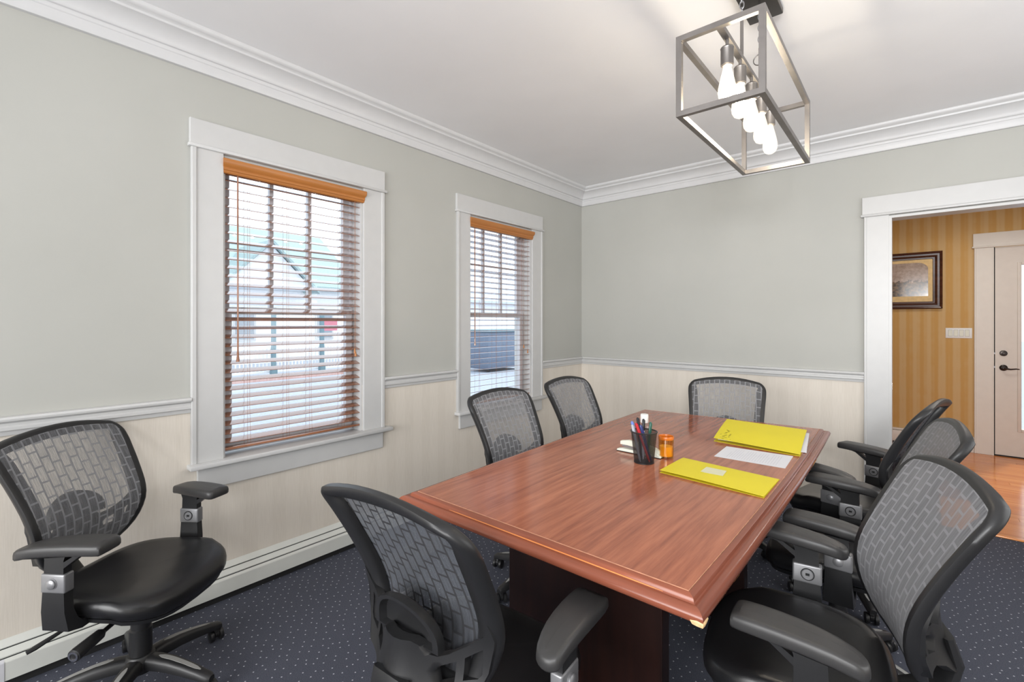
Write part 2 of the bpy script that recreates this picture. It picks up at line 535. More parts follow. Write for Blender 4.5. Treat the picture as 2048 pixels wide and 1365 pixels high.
rail_left('trim_5', -0.755, 0, True)
bm = bmesh.new(); sweep(bm, RAIL, [lambda a, b: (a, -a, b), lambda a, b: (2.529, -a, b)]); struct('trim_6', bm, M['trim'], smooth=True)

# windows -----------------------------------------------------------------
def window(name, y0, y1):
    w = bpy.data.objects.new(name, None); COL.objects.link(w)
    w.location = (0, (y0 + y1) / 2, 0); w['kind'] = 'structure'
    oy = -(y0 + y1) / 2
    def P(n, bm, mat, smooth=False):
        bmesh.ops.translate(bm, verts=bm.verts, vec=(0, oy, 0))
        return obj(n, bm, mat, w, smooth=smooth)
    a, b = y0 - .149, y1 + .160
    for s0, s1, bead in ((a, y0, a + .012), (y1, b, b - .012)):
        bm = rboxes(.003, (0, .019, s0, s1, .735, 2.357))
        rbox(bm, .010, .026, bead - .012, bead + .012, .735, 2.357, r=.004)
        P('side_casing', bm, M['trim'])
    P('head_casing', rboxes(.003, (0, .022, a - .006, b + .004, 2.372, 2.502)), M['trim'])
    P('head_bead', rboxes(.006, (0, .036, a - .014, b + .016, 2.354, 2.373)), M['trim'], True)
    P('stool', rboxes(.006, (-.11, .060, a - .014, b + .046, .710, .736)), M['trim'], True)
    P('apron', rboxes(.003, (0, .020, a + .028, b - .010, .595, .711)), M['trim'])
    # jamb liner
    P('jamb_liner', boxes((-.199, -.001, y0, y0 + .012, .736, WZ1), (-.199, -.001, y1 - .012, y1, .736, WZ1), (-.199, -.001, y0 + .012, y1 - .012, WZ1 - .012, WZ1), (-.199, -.11, y0, y1, .70, .736)), M['trim'])
    i0, i1 = y0 + .012, y1 - .012
    P('side_track', boxes((-.150, -.095, i0, i0 + .018, .736, WZ1 - .012)), M['sash'])
    P('side_track', boxes((-.150, -.095, i1 - .018, i1, .736, WZ1 - .012)), M['sash'])
    i0 += .018; i1 -= .018
    for nm, x0, x1, z0, z1, lights in (('lower_sash', -.115, -.080, .745, 1.545, False), ('upper_sash', -.150, -.117, 1.505, 2.335, True)):
        st = .042
        s = P(nm, boxes((x0, x1, i0, i0 + st, z0, z1), (x0, x1, i1 - st, i1, z0, z1), (x0, x1, i0 + st, i1 - st, z0, z0 + (.07 if not lights else .040)), (x0, x1, i0 + st, i1 - st, z1 - .04, z1)), M['sash'])
        g0, g1 = i0 + st - .004, i1 - st + .004
        zb = z0 + (.066 if not lights else .036)
        def sub(n, bm, mat):
            bmesh.ops.translate(bm, verts=bm.verts, vec=(0, oy, 0))
            return obj(n, bm, mat, s, smooth=False)
        xm = (x0 + x1) / 2
        if lights:
            for k in (1, 2):
                yy = g0 + (g1 - g0) * k / 3
                sub('muntin', boxes((x0 + .004, x1 - .002, yy - .011, yy + .011, zb, z1 - .036)), M['sash'])
            sub('muntin', boxes((x0 + .006, x1 - .004, g0, g1, 1.905, 1.925)), M['sash'])
            for k in range(3):
                for q in range(2):
                    ya = g0 + (g1 - g0) * k / 3 + (.008 if k else 0); yb = g0 + (g1 - g0) * (k + 1) / 3 - (.008 if k < 2 else 0)
                    za, zc = ((zb, 1.908), (1.922, z1 - .036))[q]
                    sub('pane', boxes((xm - .002, xm + .002, ya, yb, za, zc)), M['glass'])
        else:
            sub('pane', boxes((xm - .002, xm + .002, g0, g1, zb, z1 - .036)), M['glass'])
    return w
window('window_1', *WIN[0])
window('window_2', *WIN[1])

# doorway to the hall ------------------------------------------------------
def doorway():
    d = bpy.data.objects.new('trim_7', None); COL.objects.link(d); d['kind'] = 'structure'
    def P(n, bm, sm=False): return obj(n, bm, M['trim'], d, smooth=sm)
    bm = rboxes(.003, (2.528, DX0, -.020, 0, 0, 2.262))
    rbox(bm, 2.528, 2.545, -.027, -.012, 0, 2.262, r=.004)
    P('side_casing', bm)
    P('side_casing', rboxes(.003, (DX1, DX1 + .15, -.020, 0, 0, 2.262)))
    P('head_casing', rboxes(.003, (2.516, DX1 + .16, -.023, 0, 2.279, 2.412)))
    P('head_bead', rboxes(.006, (2.506, DX1 + .17, -.036, 0, 2.261, 2.280)), True)
    P('jamb_liner', boxes((DX0 - .001, DX0 + .016, -.019, .13, 0, 2.253), (DX1 - .016, DX1 + .001, -.019, .13, 0, 2.253), (DX0 + .016, DX1 - .016, -.019, .13, 2.236, 2.254)))
    bm = bmesh.new(); box(bm, DX0 + .013, DX0 + .018, -.002, .014, .95, 1.01)
    obj('strike_plate', bm, M['chrome'], d, smooth=False)
    bm = bmesh.new(); rbox(bm, DX0 + .016, DX1 - .016, .062, .12, 0.0, .012, r=.005)
    obj('threshold', bm, M['plank2'], d)
doorway()

# hall beyond --------------------------------------------------------------
HY = 2.85
HX0, HX1 = 1.3, 5.2
fl = struct('floor_hall', boxes((HX0 - .2, HX1 + .2, .09, HY + .2, -.1, -.014)), M['dark_gap'])
yy, k = .10, 0
while yy < HY - .01:
    w = min(.083, HY - yy)
    x = 2.2 - random.uniform(0, .9)
    while x < 4.4:
        ln = random.uniform(.7, 1.3)
        bm = bmesh.new(); box(bm, x, x + ln - .0015, yy, yy + w - .0015, -.014, random.uniform(-.0006, 0.0))
        obj('plank', bm, M['plank' if random.random() < .5 else 'plank2'], fl, smooth=False)
        x += ln
    yy += .083; k += 1
GX0, GX1 = 3.506, 4.40     # door leaf
struct('wall_hall', boxes((HX0, GX0 - .02, HY, HY + .15, -.014, CEIL), (GX0 - .02, GX1 + .02, HY, HY + .15, 2.295, CEIL), (GX1 + .02, HX1, HY, HY + .15, -.014, CEIL)), M['hall_paper'])
struct('wall_hall_left', boxes((HX0 - .15, HX0, .12, HY + .15, -.014, CEIL)), M['hall_paper'])
struct('wall_hall_right', boxes((HX1, HX1 + .15, .12, HY + .15, -.014, CEIL)), M['hall_paper'])
struct('ceiling_hall', boxes((HX0 - .15, HX1 + .15, 0.0, HY + .15, CEIL, CEIL + .1)), M['ceiling'])
# hall door
dr = bpy.data.objects.new('door_1', None); COL.objects.link(dr); dr['kind'] = 'structure'
T = M['hall_trim']
bm = rboxes(.003, (3.341, GX0 - .022, HY - .020, HY, 0, 2.285)); rbox(bm, 3.341, 3.357, HY - .027, HY - .01, 0, 2.285, r=.004)
obj('side_casing', bm, T, dr, smooth=False)
obj('side_casing', rboxes(.003, (GX1 + .022, GX1 + .17, HY - .020, HY, 0, 2.285)), T, dr, smooth=False)
obj('head_casing', rboxes(.003, (3.332, GX1 + .18, HY - .023, HY, 2.302, 2.445)), T, dr, smooth=False)
obj('head_bead', rboxes(.006, (3.322, GX1 + .19, HY - .036, HY, 2.284, 2.303)), T, dr)
obj('jamb_liner', boxes((GX0 - .0225, GX0 - .010, HY - .018, HY + .15, 0, 2.295), (GX1 + .010, GX1 + .0225, HY - .018, HY + .15, 0, 2.295)), T, dr, smooth=False)
bm = bmesh.new(); box(bm, GX0 - .010, GX1 + .010, HY - .004, HY + .06, -.012, .012); obj('weather_strip', bm, M['dark_gap'], dr, smooth=False)
bm = bmesh.new(); box(bm, GX0 - .010, GX0 - .001, HY + .008, HY + .05, .012, 2.285); obj('weather_strip', bm, M['dark_gap'], dr, smooth=False)
LX0, LX1, LZ0, LZ1 = 3.704, 4.20, .311, 2.075
leaf = obj('door_leaf', boxes((GX0, LX0, HY, HY + .045, .014, 2.280), (LX1, GX1, HY, HY + .045, .014, 2.280), (LX0, LX1, HY, HY + .045, .014, LZ0), (LX0, LX1, HY, HY + .045, LZ1, 2.280)), M['door_paint'], dr, smooth=False)
bm = bmesh.new()
for b in ((LX0 - .03, LX0, LZ0 - .03, LZ1 + .03), (LX1, LX1 + .03, LZ0 - .03, LZ1 + .03), (LX0, LX1, LZ0 - .03, LZ0), (LX0, LX1, LZ1, LZ1 + .03)):
    rbox(bm, b[0], b[1], HY - .010, HY + .002, b[2], b[3], r=.004)
obj('glazing_bead', bm, M['door_paint'], leaf)
obj('pane', boxes((LX0, LX1, HY + .018, HY + .024, LZ0, LZ1)), M['glass'], leaf, smooth=False)
bm = bmesh.new(); lathe(bm, [(.030, 0), (.031, .008), (.026, .014), (.012, .016), (.010, .024)], (3.570, HY, 1.123), 24, True, (0, -1, 0)); obj('deadbolt', bm, M['dark_bronze'], leaf)
bm = bmesh.new(); lathe(bm, [(.032, 0), (.033, .008), (.028, .013), (.012, .016), (.011, .045)], (3.570, HY, .965), 24, True, (0, -1, 0))
tube(bm, [(3.570, HY - .045, .965), (3.592, HY - .048, .957), (3.62, HY - .048, .953), (3.66, HY - .046, .960), (3.685, HY - .044, .957)], [.011, .010, .008, .0065, .005], 8)
obj('lever_handle', bm, M['dark_bronze'], leaf)
for z in (1.12, .97):
    bm = bmesh.new(); box(bm, GX0 - .011, GX0 + .001, HY - .003, HY + .006, z - .009, z + .009); obj('latch_plate', bm, M['silver'], dr, smooth=False)
# hall base
bm = rboxes(.003, (3.00, 3.340, HY - .018, HY, 0, .145)); rbox(bm, 3.00, 3.340, HY - .026, HY, .145, .175, r=.005)
struct('baseboard_hall', bm, T)
h = thing('hall_heater', 'low cream baseboard heater along the yellow wall below the picture', 'heater', (2.15, HY, 0))
obj('cover', rboxes(.004, (-.8, .845, -.062, -.001, .035, .165)), T, h)
obj('top_flange', rboxes(.003, (-.8, .845, -.050, -.001, .170, .190)), T, h)
obj('bottom_gap', boxes((-.8, .845, -.055, -.001, .0, .034)), M['dark_gap'], h, smooth=False)

# ------------------------------------------------------------------ baseboard heater along the window wall
h = thing('baseboard_heater', 'long cream enamel baseboard heater running under both windows', 'heater', (0, -2.7, 0))
HPY0, HPY1 = -1.69, 2.62
L0 = -3.3
def run(name, prof, y0, y1, mat):
    bm = bmesh.new(); sweep(bm, prof, [lambda a, b: (a, y0, b), lambda a, b: (a, y1, b)]); return obj(name, bm, mat, h, smooth=False)
run('back_plate', [(.001, .02), (.001, .177), (.004, .177), (.026, .1535), (.0245, .1495), (.006, .168), (.006, .02)], L0, HPY1, M['heater'])
run('element_shadow_box', [(.008, .03), (.046, .03), (.046, .116), (.044, .122), (.010, .158), (.008, .158)], L0, HPY1, M['dark_gap'])
run('damper', [(.0285, .1475), (.0480, .1265), (.0470, .1215), (.0270, .1430)], L0, HPY1, M['heater'])
FP = [(.052, .042), (.066, .037), (.066, .109), (.0645, .1125), (.0535, .1205), (.0520, .1170), (.060, .108)]
def panel(y0, y1):
    bm = bmesh.new(); sweep(bm, FP, [lambda a, b: (a, y0, b), lambda a, b: (a, y1, b)]); obj('front_panel', bm, M['heater'], h, smooth=False)
panel(-3.3, -1.705); panel(HPY0 + .005, HPY1)
bm = bmesh.new(); box(bm, .010, .050, -3.3, HPY1, .001, .036); obj('bottom_gap', bm, M['dark_gap'], h, smooth=False)
bm = bmesh.new(); sweep(bm, [(a + (.0015 if a > .06 else 0), b) for a, b in FP], [lambda a, b: (a, -1.706, b), lambda a, b: (a, HPY0 + .006, b)]); obj('joint_strip', bm, M['sash'], h, smooth=False)

# ------------------------------------------------------------------ blinds
def blind(label, y0, y1, tilt, ztop, wand_y, wand_z, tassel):
    yc = (y0 + y1) / 2; hw = (y1 - y0) / 2
    b = thing('venetian_blind', label, 'blind', (0, yc, .79), 0, 'wooden venetian blinds')
    Z = lambda z: z - .79
    def mk(n, bm, mat, p=b, sm=True): return obj(n, bm, mat, p, smooth=sm)
    # valance with crown profile and returns
    vp = [(-.020, 2.256), (.016, 2.256), (.020, 2.262), (.019, 2.270), (.024, 2.274), (.024, 2.284), (.022, 2.288), (.030, 2.296), (.038, 2.306), (.040, 2.322), (.038, 2.330), (.030, 2.333), (-.020, 2.333)]
    bm = bmesh.new(); sweep(bm, [(a, Z(c)) for a, c in vp], [lambda a, c: (a, -hw - .008 - max(a, 0) * .35, c), lambda a, c: (a, hw + .010 + max(a, 0) * .35, c)])
    mk('valance', bm, M['valance'])
    bm = bmesh.new(); box(bm, -.062, -.022, -hw, hw, Z(2.285), Z(2.335)); mk('head_rail', bm, M['slat'], sm=False)
    # slats share one mesh
    bm = bmesh.new()
    pr = []
    for i in range(7):
        u = -1 + 2 * i / 6; pr.append((u * .027, .0007 * (1 - u * u) + .0014))
    for i in range(6, -1, -1):
        u = -1 + 2 * i / 6; pr.append((u * .027, .0007 * (1 - u * u) - .0014))
    sweep(bm, pr, [lambda a, c: (a, -hw, c), lambda a, c: (a, hw, c)])
    me = finish(bm, 'slat', M['slat'])
    n = 31; z0, z1 = .815, 2.235
    for i in range(n):
        s = obj('slat', me, None, b, (-.036, 0, Z(z0 + (z1 - z0) * i / (n - 1))))
        s.rotation_euler = (0, tilt + abs(tilt) * .50 * (i / (n - 1)) + R(random.uniform(-1.2, 1.2)), 0)
    bm = bmesh.new(); rbox(bm, -.062, -.010, -hw, hw, Z(.768), Z(.782), r=.003)
    br = mk('bottom_rail', bm, M['slat'])
    # ladder and lift cords
    for k, f in enumerate((-.70, -.17, .17, .70) if hw > .3 else (0,)):
        yy = f * hw
        bm = bmesh.new()
        for dx in (-.060, -.011):
            tube(bm, [(dx, yy - .007, Z(.782)), (dx, yy - .007, Z(2.285))], .0008, 4)
        tube(bm, [(-.012, yy + .010, Z(.782)), (-.010, yy + .004, Z(1.0)), (-.0095, yy + .003, Z(2.285))], .0009, 4)
        mk('ladder_cord', bm, M['cord'])
    # tilt wand
    bm = bmesh.new()
    wy = wand_y - yc
    tube(bm, [(.004, wy, Z(2.262)), (.006, wy, Z(wand_z + .05))], .0045, 8)
    lathe(bm, [(.0048, .055), (.006, .045), (.0045, .038), (.006, .030), (.009, .006), (.0095, 0.0)], (.006, wy, Z(wand_z)), 10)
    mk('tilt_wand', bm, M['slat'])
    # pull cords with tassels
    for dy, zt in tassel:
        bm = bmesh.new()
        tube(bm, [(.002, hw - dy, Z(2.262)), (.004, hw - dy, Z(zt + .03))], .0010, 5)
        cd = mk('pull_cord', bm, M['cord'])
        bm = bmesh.new(); lathe(bm, [(.003, .032), (.005, .024), (.0075, .006), (.007, 0)], (.004, hw - dy, Z(zt)), 10)
        mk('tassel', bm, M['valance'], cd)
    for yy in (-.55, -.1, .25, .6):
        bm = bmesh.new(); tube(bm, [(-.004, yy * hw, Z(2.258)), (-.012, yy * hw - .02, Z(2.246)), (-.03, yy * hw - .03, Z(2.240))], .0014, 5)
        mk('cord_loop', bm, M['cord_pale'])
    return b
blind('stained wood venetian blind with slats tipped down, in the nearer window above the lone chair', WIN[0][0] + .013, WIN[0][1] - .013, R(15.5), 2.25, -3.516, 1.245, ((.045, 1.255), (.040, 1.235)))
blind('stained wood venetian blind hanging in the far window next to the room corner', WIN[1][0] + .013, WIN[1][1] - .013, R(-10), 2.25, -1.690, 1.265, ((.105, 1.215), (.045, 1.165)))

# ------------------------------------------------------------------ conference table
def lerp_tab(tab, x):
    """smooth curve through (x, value) pairs"""
    n = len(tab)
    if x <= tab[0][0]: return tab[0][1]
    if x >= tab[-1][0]: return tab[-1][1]
    k = max(i for i in range(n - 1) if tab[i][0] <= x)
    def slope(i):
        j, l = max(i - 1, 0), min(i + 1, n - 1)
        return (tab[l][1] - tab[j][1]) / (tab[l][0] - tab[j][0])
    h = tab[k + 1][0] - tab[k][0]; t = (x - tab[k][0]) / h
    return ((2 * t ** 3 - 3 * t * t + 1) * tab[k][1] + (t ** 3 - 2 * t * t + t) * h * slope(k)
            + (3 * t * t - 2 * t ** 3) * tab[k + 1][1] + (t ** 3 - t * t) * h * slope(k + 1))
TZ = .800
OUT = {'NL': (1.282, -3.394), 'NR': (2.436, -3.394), 'FR': (2.422, -1.000), 'FL': (1.222, -1.098)}
def side(a, b, bow, n=7):
    a, b = Vector(OUT[a]), Vector(OUT[b])
    nrm = Vector(((b - a).y, -(b - a).x)).normalized()
    return [a.lerp(b, t) + nrm * bow * 4 * t * (1 - t) for t in [i / (n - 1) for i in range(n)]]
EW = .053
sides = [side('NL', 'NR', 0), side('NR', 'FR', .014), side('FR', 'FL', 0), side('FL', 'NL', .010)]
ctr = Vector((1.84, -2.22))
def inner_corner(prev, cur, nxt):
    d1 = (cur - prev).normalized(); d2 = (nxt - cur).normalized()
    n1 = Vector((-d1.y, d1.x)); n2 = Vector((-d2.y, d2.x))
    k = EW / (1 + n1.dot(n2))
    return cur + (n1 + n2) * k
inner = []
for si in range(4):
    s = sides[si]; pv = sides[si - 1]; nx = sides[(si + 1) % 4]
    row = []
    for i, p in enumerate(s):
        if i == 0: row.append(inner_corner(pv[-2], p, s[1]))
        elif i == len(s) - 1: row.append(inner_corner(s[-2], p, nx[1]))
        else: row.append(inner_corner(s[i - 1], p, s[i + 1]))
    inner.append(row)
tb = thing('conference_table', 'long mahogany laminate conference table with moulded edge and chipped corner', 'table', (1.84, -2.22, 0))
def toT(p, z): return (p.x - 1.84, p.y + 2.22, z)
ring = [p for row in inner for p in row[:-1]]
shr = [p + (ctr - p).normalized() * .0015 for p in ring]
bm = bmesh.new(); loft(bm, [[toT(p, TZ - .048) for p in shr], [toT(p, TZ - .001) for p in shr], [toT(p + (ctr - p).normalized() * .001, TZ) for p in shr]]); obj('table_top', bm, M['table'], tb, smooth=False)
EP = [(0.0, 0.752), (0.0, 0.7975), (0.00189, 0.7992), (0.01136, 0.7985), (0.01704, 0.796), (0.0194, 0.792), (0.02035, 0.7865), (0.02271, 0.784), (0.0265, 0.7845), (0.03218, 0.786), (0.03975, 0.7852), (0.04732, 0.781), (0.05224, 0.774), (0.053, 0.768), (0.05063, 0.76), (0.04448, 0.754), (0.03786, 0.752)]
for si in range(4):
    bm = bmesh.new()
    st = []
    for pi, po in zip(inner[si], sides[si]):
        st.append([toT(pi.lerp(po, d / EW), z) for d, z in EP])
    loft(bm, st)
    obj('edge_moulding', bm, M['moulding' if si % 2 else 'moulding_x'], tb, angle=30)
for si in range(4):
    bm = bmesh.new()
    loft(bm, [[toT(p + (ctr - p).normalized() * d, TZ + z) for d, z in ((-.0012, -.002), (-.0012, .0002), (.0012, .0004), (.0012, -.002))] for p in inner[si]])
    obj('seam_line', bm, M['seam'], tb, smooth=False)
# warm reflection painted as an orange strip along the near edge, chips along the right edge
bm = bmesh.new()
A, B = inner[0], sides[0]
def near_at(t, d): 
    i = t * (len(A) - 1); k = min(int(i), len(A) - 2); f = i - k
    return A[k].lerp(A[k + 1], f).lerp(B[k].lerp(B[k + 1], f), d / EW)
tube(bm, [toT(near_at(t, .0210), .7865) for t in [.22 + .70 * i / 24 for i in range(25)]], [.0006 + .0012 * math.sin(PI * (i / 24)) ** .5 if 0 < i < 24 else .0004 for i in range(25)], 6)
obj('reflection_strip', bm, M['bead_reflection'], tb)
def lump(name, pts, z0, z1, mat):
    bm = bmesh.new()
    c = Vector((sum(p[0] for p in pts) / len(pts), sum(p[1] for p in pts) / len(pts)))
    f = lambda x, y, z: toT(Vector((x, y)), z)
    loft(bm, [[f(c.x + (x - c.x) * .8, c.y + (y - c.y) * .8, z0) for x, y in pts], [f(x, y, (z0 + z1) / 2 + random.uniform(-.003, .003)) for x, y in pts], [f(c.x + (x - c.x) * .7, c.y + (y - c.y) * .7, z1) for x, y in pts]])
    return obj(name, bm, mat, tb, smooth=False)
lump('chipped_corner', [(2.405, -3.3925), (2.420, -3.3950), (2.4365, -3.3945), (2.4378, -3.379), (2.4365, -3.358), (2.430, -3.353), (2.426, -3.369), (2.418, -3.381)], .7522, .7740, M['chip'])
def right_at(t, d):
    A, B = inner[1], sides[1]
    i = t * (len(A) - 1); k = min(int(i), len(A) - 2); f = i - k
    return A[k].lerp(A[k + 1], f).lerp(B[k].lerp(B[k + 1], f), d / EW)
ZD = [(.7520, .0395), (.7540, .0455), (.7570, .0490), (.7600, .0512), (.7650, .0528), (.7700, .0531), (.7740, .0523), (.7800, .0485)]
def chip(y0, y1, zmax, mat):
    """missing veneer along the lower right edge: a ragged flush patch"""
    n = 14; bm = bmesh.new(); rows = []
    for i in range(n + 1):
        t = (y0 + (y1 - y0) * i / n + 3.394) / 2.394
        zt_ = .7524 + (zmax - .7524) * (math.sin(PI * i / n) ** .6) * random.uniform(.55, 1.0)
        rows.append([bm.verts.new(toT(right_at(t, lerp_tab(ZD, z) + .0007), z)) for z in [.7520 + (zt_ - .7520) * q / 4 for q in range(5)]])
    for a_, b_ in zip(rows, rows[1:]):
        for q in range(4): bm.faces.new((a_[q], a_[q + 1], b_[q + 1], b_[q]))
    obj('edge_chip', bm, mat, tb, smooth=False)
for y0, y1, zm, mt in ((-3.30, -3.18, .757, 'chip'), (-3.15, -3.09, .764, 'chip_tan'), (-3.06, -2.93, .757, 'chip'), (-2.84, -2.76, .756, 'chip'), (-2.56, -2.50, .757, 'chip_white'), (-2.22, -1.92, .768, 'chip_white'), (-1.90, -1.66, .776, 'chip_tan'), (-1.45, -1.38, .757, 'chip')):
    chip(y0, y1, zm, M[mt])
# slab pedestals and stretcher
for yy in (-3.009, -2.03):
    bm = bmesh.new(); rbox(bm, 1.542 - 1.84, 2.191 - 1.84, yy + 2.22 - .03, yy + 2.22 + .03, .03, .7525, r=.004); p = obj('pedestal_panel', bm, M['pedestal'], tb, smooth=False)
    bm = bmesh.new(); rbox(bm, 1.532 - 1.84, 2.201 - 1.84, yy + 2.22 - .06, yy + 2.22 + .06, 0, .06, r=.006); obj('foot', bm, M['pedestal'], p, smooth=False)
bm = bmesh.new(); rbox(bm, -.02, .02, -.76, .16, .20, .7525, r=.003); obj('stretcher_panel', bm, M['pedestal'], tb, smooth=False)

# ------------------------------------------------------------------ office chairs
BZ0, BZ1 = .530, 1.052
YC = [(.50, -.262), (.53, -.246), (.58, -.222), (.64, -.207), (.70, -.206), (.76, -.222), (.84, -.258), (.92, -.298), (1.0, -.338), (1.052, -.366)]
HWT = [(.53, .135), (.56, .168), (.60, .196), (.66, .220), (.72, .232), (.80, .239), (.90, .248), (.97, .254), (1.06, .255)]
def hw(z):
    h = lerp_tab(HWT, z)
    if z > .995: h -= .045 * (1 - math.sqrt(max(0, 1 - ((z - .995) / .058) ** 2)))
    return h
def yback(x, z): return lerp_tab(YC, z) + .34 * x * x * (1.0 if z > .7 else 1.0)
def zarch(x, z):
    t = max(0, (z - BZ0) / (BZ1 - BZ0))
    return z - .030 * t ** 4 * (x / .22) ** 2
def PB(x, z, h=0.0): return (x, yback(x, z) - h, zarch(x, z))

def back_outline(n=26, ins=0.0):
    pts = []
    zs = [BZ0 + (BZ1 - BZ0) * (1 - (1 - i / (n - 1)) ** 1.5) for i in range(n)]
    right = [(hw(z), z) for z in zs]
    top = [(right[-1][0] * (1 - 2 * i / 10), BZ1) for i in range(1, 10)]
    left = [(-x, z) for x, z in right[::-1]]
    bot = [(left[-1][0] + 2 * right[0][0] * i / 8, BZ0) for i in range(1, 8)]
    return right + top + left + bot

def inset(poly, d):
    n = len(poly); out = []
    for i in range(n):
        p0, p1, p2 = Vector(poly[i - 1]), Vector(poly[i]), Vector(poly[(i + 1) % n])
        t = (p2 - p0).normalized()
        nrm = Vector((-t.y, t.x))
        dd = d(p1) if callable(d) else d
        out.append(p1 + nrm * dd)
    return out

def chair_meshes():
    G = {}
    # woven panel
    bm = bmesh.new(); uvl = bm.loops.layers.uv.new('UVMap')
    nz, nx = 30, 20
    grid = []
    for i in range(nz + 1):
        z = BZ0 + (BZ1 - BZ0) * (1 - (1 - i / nz) ** 1.35)
        h = hw(z) - .003
        grid.append([(bm.verts.new(PB(h * (2 * j / nx - 1), z, 0)), (h * (2 * j / nx - 1), z)) for j in range(nx + 1)])
    for i in range(nz):
        for j in range(nx):
            q = (grid[i][j], grid[i][j + 1], grid[i + 1][j + 1], grid[i + 1][j])
            f = bm.faces.new([v for v, _ in q])
            for lp, (_, uv) in zip(f.loops, q): lp[uvl].uv = (uv[0] + .5, uv[1])
    me = bpy.data.meshes.new('mesh_panel'); bm.to_mesh(me); bm.free()
    me.materials.append(M['mesh']); me.polygons.foreach_set('use_smooth', [True] * len(me.polygons))
    G['mesh_panel'] = me
    # frame ring
    OL = back_outline()
    wf = lambda p: .042 + .016 * max(0, min(1, (1.045 - p.y) / .08))
    prof = [(0.10, -.0035), (-.06, .001), (-.09, .012), (-.02, .027), (.25, .036), (.70, .033), (1.0, .018), (1.0, .002), (.5, .0015)]
    loops = []
    for d, hgt in prof:
        ring = inset(OL, lambda p, d=d: d * wf(p))
        loops.append([PB(p.x, p.y, hgt * (.66 + .34 * min(1, abs(p.x) / .19) ** 2 if hgt > .003 else 1)) for p in ring])
    loops.append(loops[0])
    bm = bmesh.new(); loft(bm, loops, cap=False)
    G['back_frame'] = finish(bm, 'back_frame', M['black_plastic'], angle=60)
    # lower support wing with slots
    def seg(pts, n=4):
        out = []
        for a, b in zip(pts, pts[1:] + pts[:1]):
            for k in range(n): out.append((a[0] + (b[0] - a[0]) * k / n, a[1] + (b[1] - a[1]) * k / n))
        return out
    half = [(.046, .694), (.062, .684), (.080, .664), (.098, .658), (.120, .664), (.160, .688), (.205, .724), (.222, .762), (.232, .72), (.215, .64), (.185, .575), (.120, .572), (.084, .556), (.060, .530)]
    outer = [(-x, z) for x, z in half[::-1]] + half
    holes = []
    for s in (1, -1):
        holes.append([(s * .092, .622), (s * .100, .636), (s * .138, .650), (s * .138, .606), (s * .100, .596)])
        holes.append([(s * .156, .660), (s * .200, .690), (s * .200, .634), (s * .190, .622), (s * .156, .612)])
    loops2 = [seg(outer)] + [seg(hh, 3) for hh in holes]
    def inside(p, lp):
        c = False
        for (xa, ya), (xb, yb) in zip(lp, lp[1:] + lp[:1]):
            if (ya > p[1]) != (yb > p[1]) and p[0] < (xb - xa) * (p[1] - ya) / (yb - ya) + xa: c = not c
        return c
    solid = lambda p: inside(p, loops2[0]) and not any(inside(p, q) for q in loops2[1:])
    pts, eds = [], []
    for lp in loops2:
        k0 = len(pts); pts += [Vector(q) for q in lp]
        eds += [(k0 + i, k0 + (i + 1) % len(lp)) for i in range(len(lp))]
    for i in range(-19, 20):
        for j in range(23):
            q = (i * .012 + (.006 if j % 2 else 0), .532 + j * .0105)
            if solid(q) and min((Vector(q) - w).length for w in pts[:k0 + 12]) > .005: pts.append(Vector(q))
    vs_, _, fs_, *_r = delaunay_2d_cdt(pts, eds, [], 0, 1e-5)
    bm = bmesh.new()
    bv = [bm.verts.new((q.x, q.y, 0)) for q in vs_]
    for f in fs_:
        cen = sum((vs_[i] for i in f), Vector((0, 0))) / len(f)
        if solid(cen): bm.faces.new([bv[i] for i in f])
    bmesh.ops.delete(bm, geom=[v for v in bm.verts if not v.link_faces], context='VERTS')
    ext = bmesh.ops.extrude_face_region(bm, geom=bm.faces[:])
    top = {v for v in ext['geom'] if isinstance(v, bmesh.types.BMVert)}
    for v in bm.verts:
        x, z = v.co.x, v.co.y
        bulge = .086 * math.exp(-(x / .110) ** 2)
        v.co = Vector(PB(x, z, (.036 + bulge) if v in top else (.014 + bulge * .92)))
    G['back_support'] = finish(bm, 'back_support', M['black_plastic'], angle=65)
    # lumbar pad: half-moon behind the mesh
    bm = bmesh.new()
    arc = [(.112 * math.cos(PI * i / 16), .690 + .090 * math.sin(PI * i / 16)) for i in range(17)] + [(-.112 + .224 * i / 6, .672) for i in range(0, 7)]
    lps = []
    for k, hh in ((.0, .056), (.88, .058), (1.0, .066), (1.0, .088), (.86, .090), (.78, .072), (.0, .068)):
        lps.append([PB(x * k, .716 + (z - .716) * k, hh) for x, z in arc])
    loft(bm, lps, cap=False)
    G['lumbar_pad'] = finish(bm, 'lumbar_pad', M['black_plastic'], angle=50)
    # spine to the mechanism
    bm = bmesh.new()
    path = [(-.332, .610, .058, .012), (-.352, .540, .056, .014), (-.338, .480, .052, .015), (-.290, .430, .050, .015), (-.215, .400, .048, .014), (-.10, .390, .046, .013)]
    lps = []
    for i, (y, z, w, t) in enumerate(path):
        a = path[max(i - 1, 0)]; b = path[min(i + 1, len(path) - 1)]
        d = Vector((b[0] - a[0], b[1] - a[1])).normalized(); n = Vector((-d.y, d.x))
        lps.append([(x * w, y + n.x * t * s, z + n.y * t * s) for x, s in ((-1, -.5), (-.8, -1), (.8, -1), (1, -.5), (1, .5), (.8, 1), (-.8, 1), (-1, .5))])
    loft(bm, lps)
    G['spine'] = finish(bm, 'spine', M['black_plastic'], angle=50)
    # seat cushion
    bm = bmesh.new()
    def plan(rho, n=44):
        pts = []
        for i in range(n):
            a = 2 * PI * i / n
            c, s = math.cos(a), math.sin(a)
            e = 2 / 3.1
            x = math.copysign(abs(c) ** e, c) * .262; y = math.copysign(abs(s) ** e, s) * .245
            x *= 1 + .05 * (y / .245) - .02
            pts.append((x * rho, .012 + y * rho))
        return pts
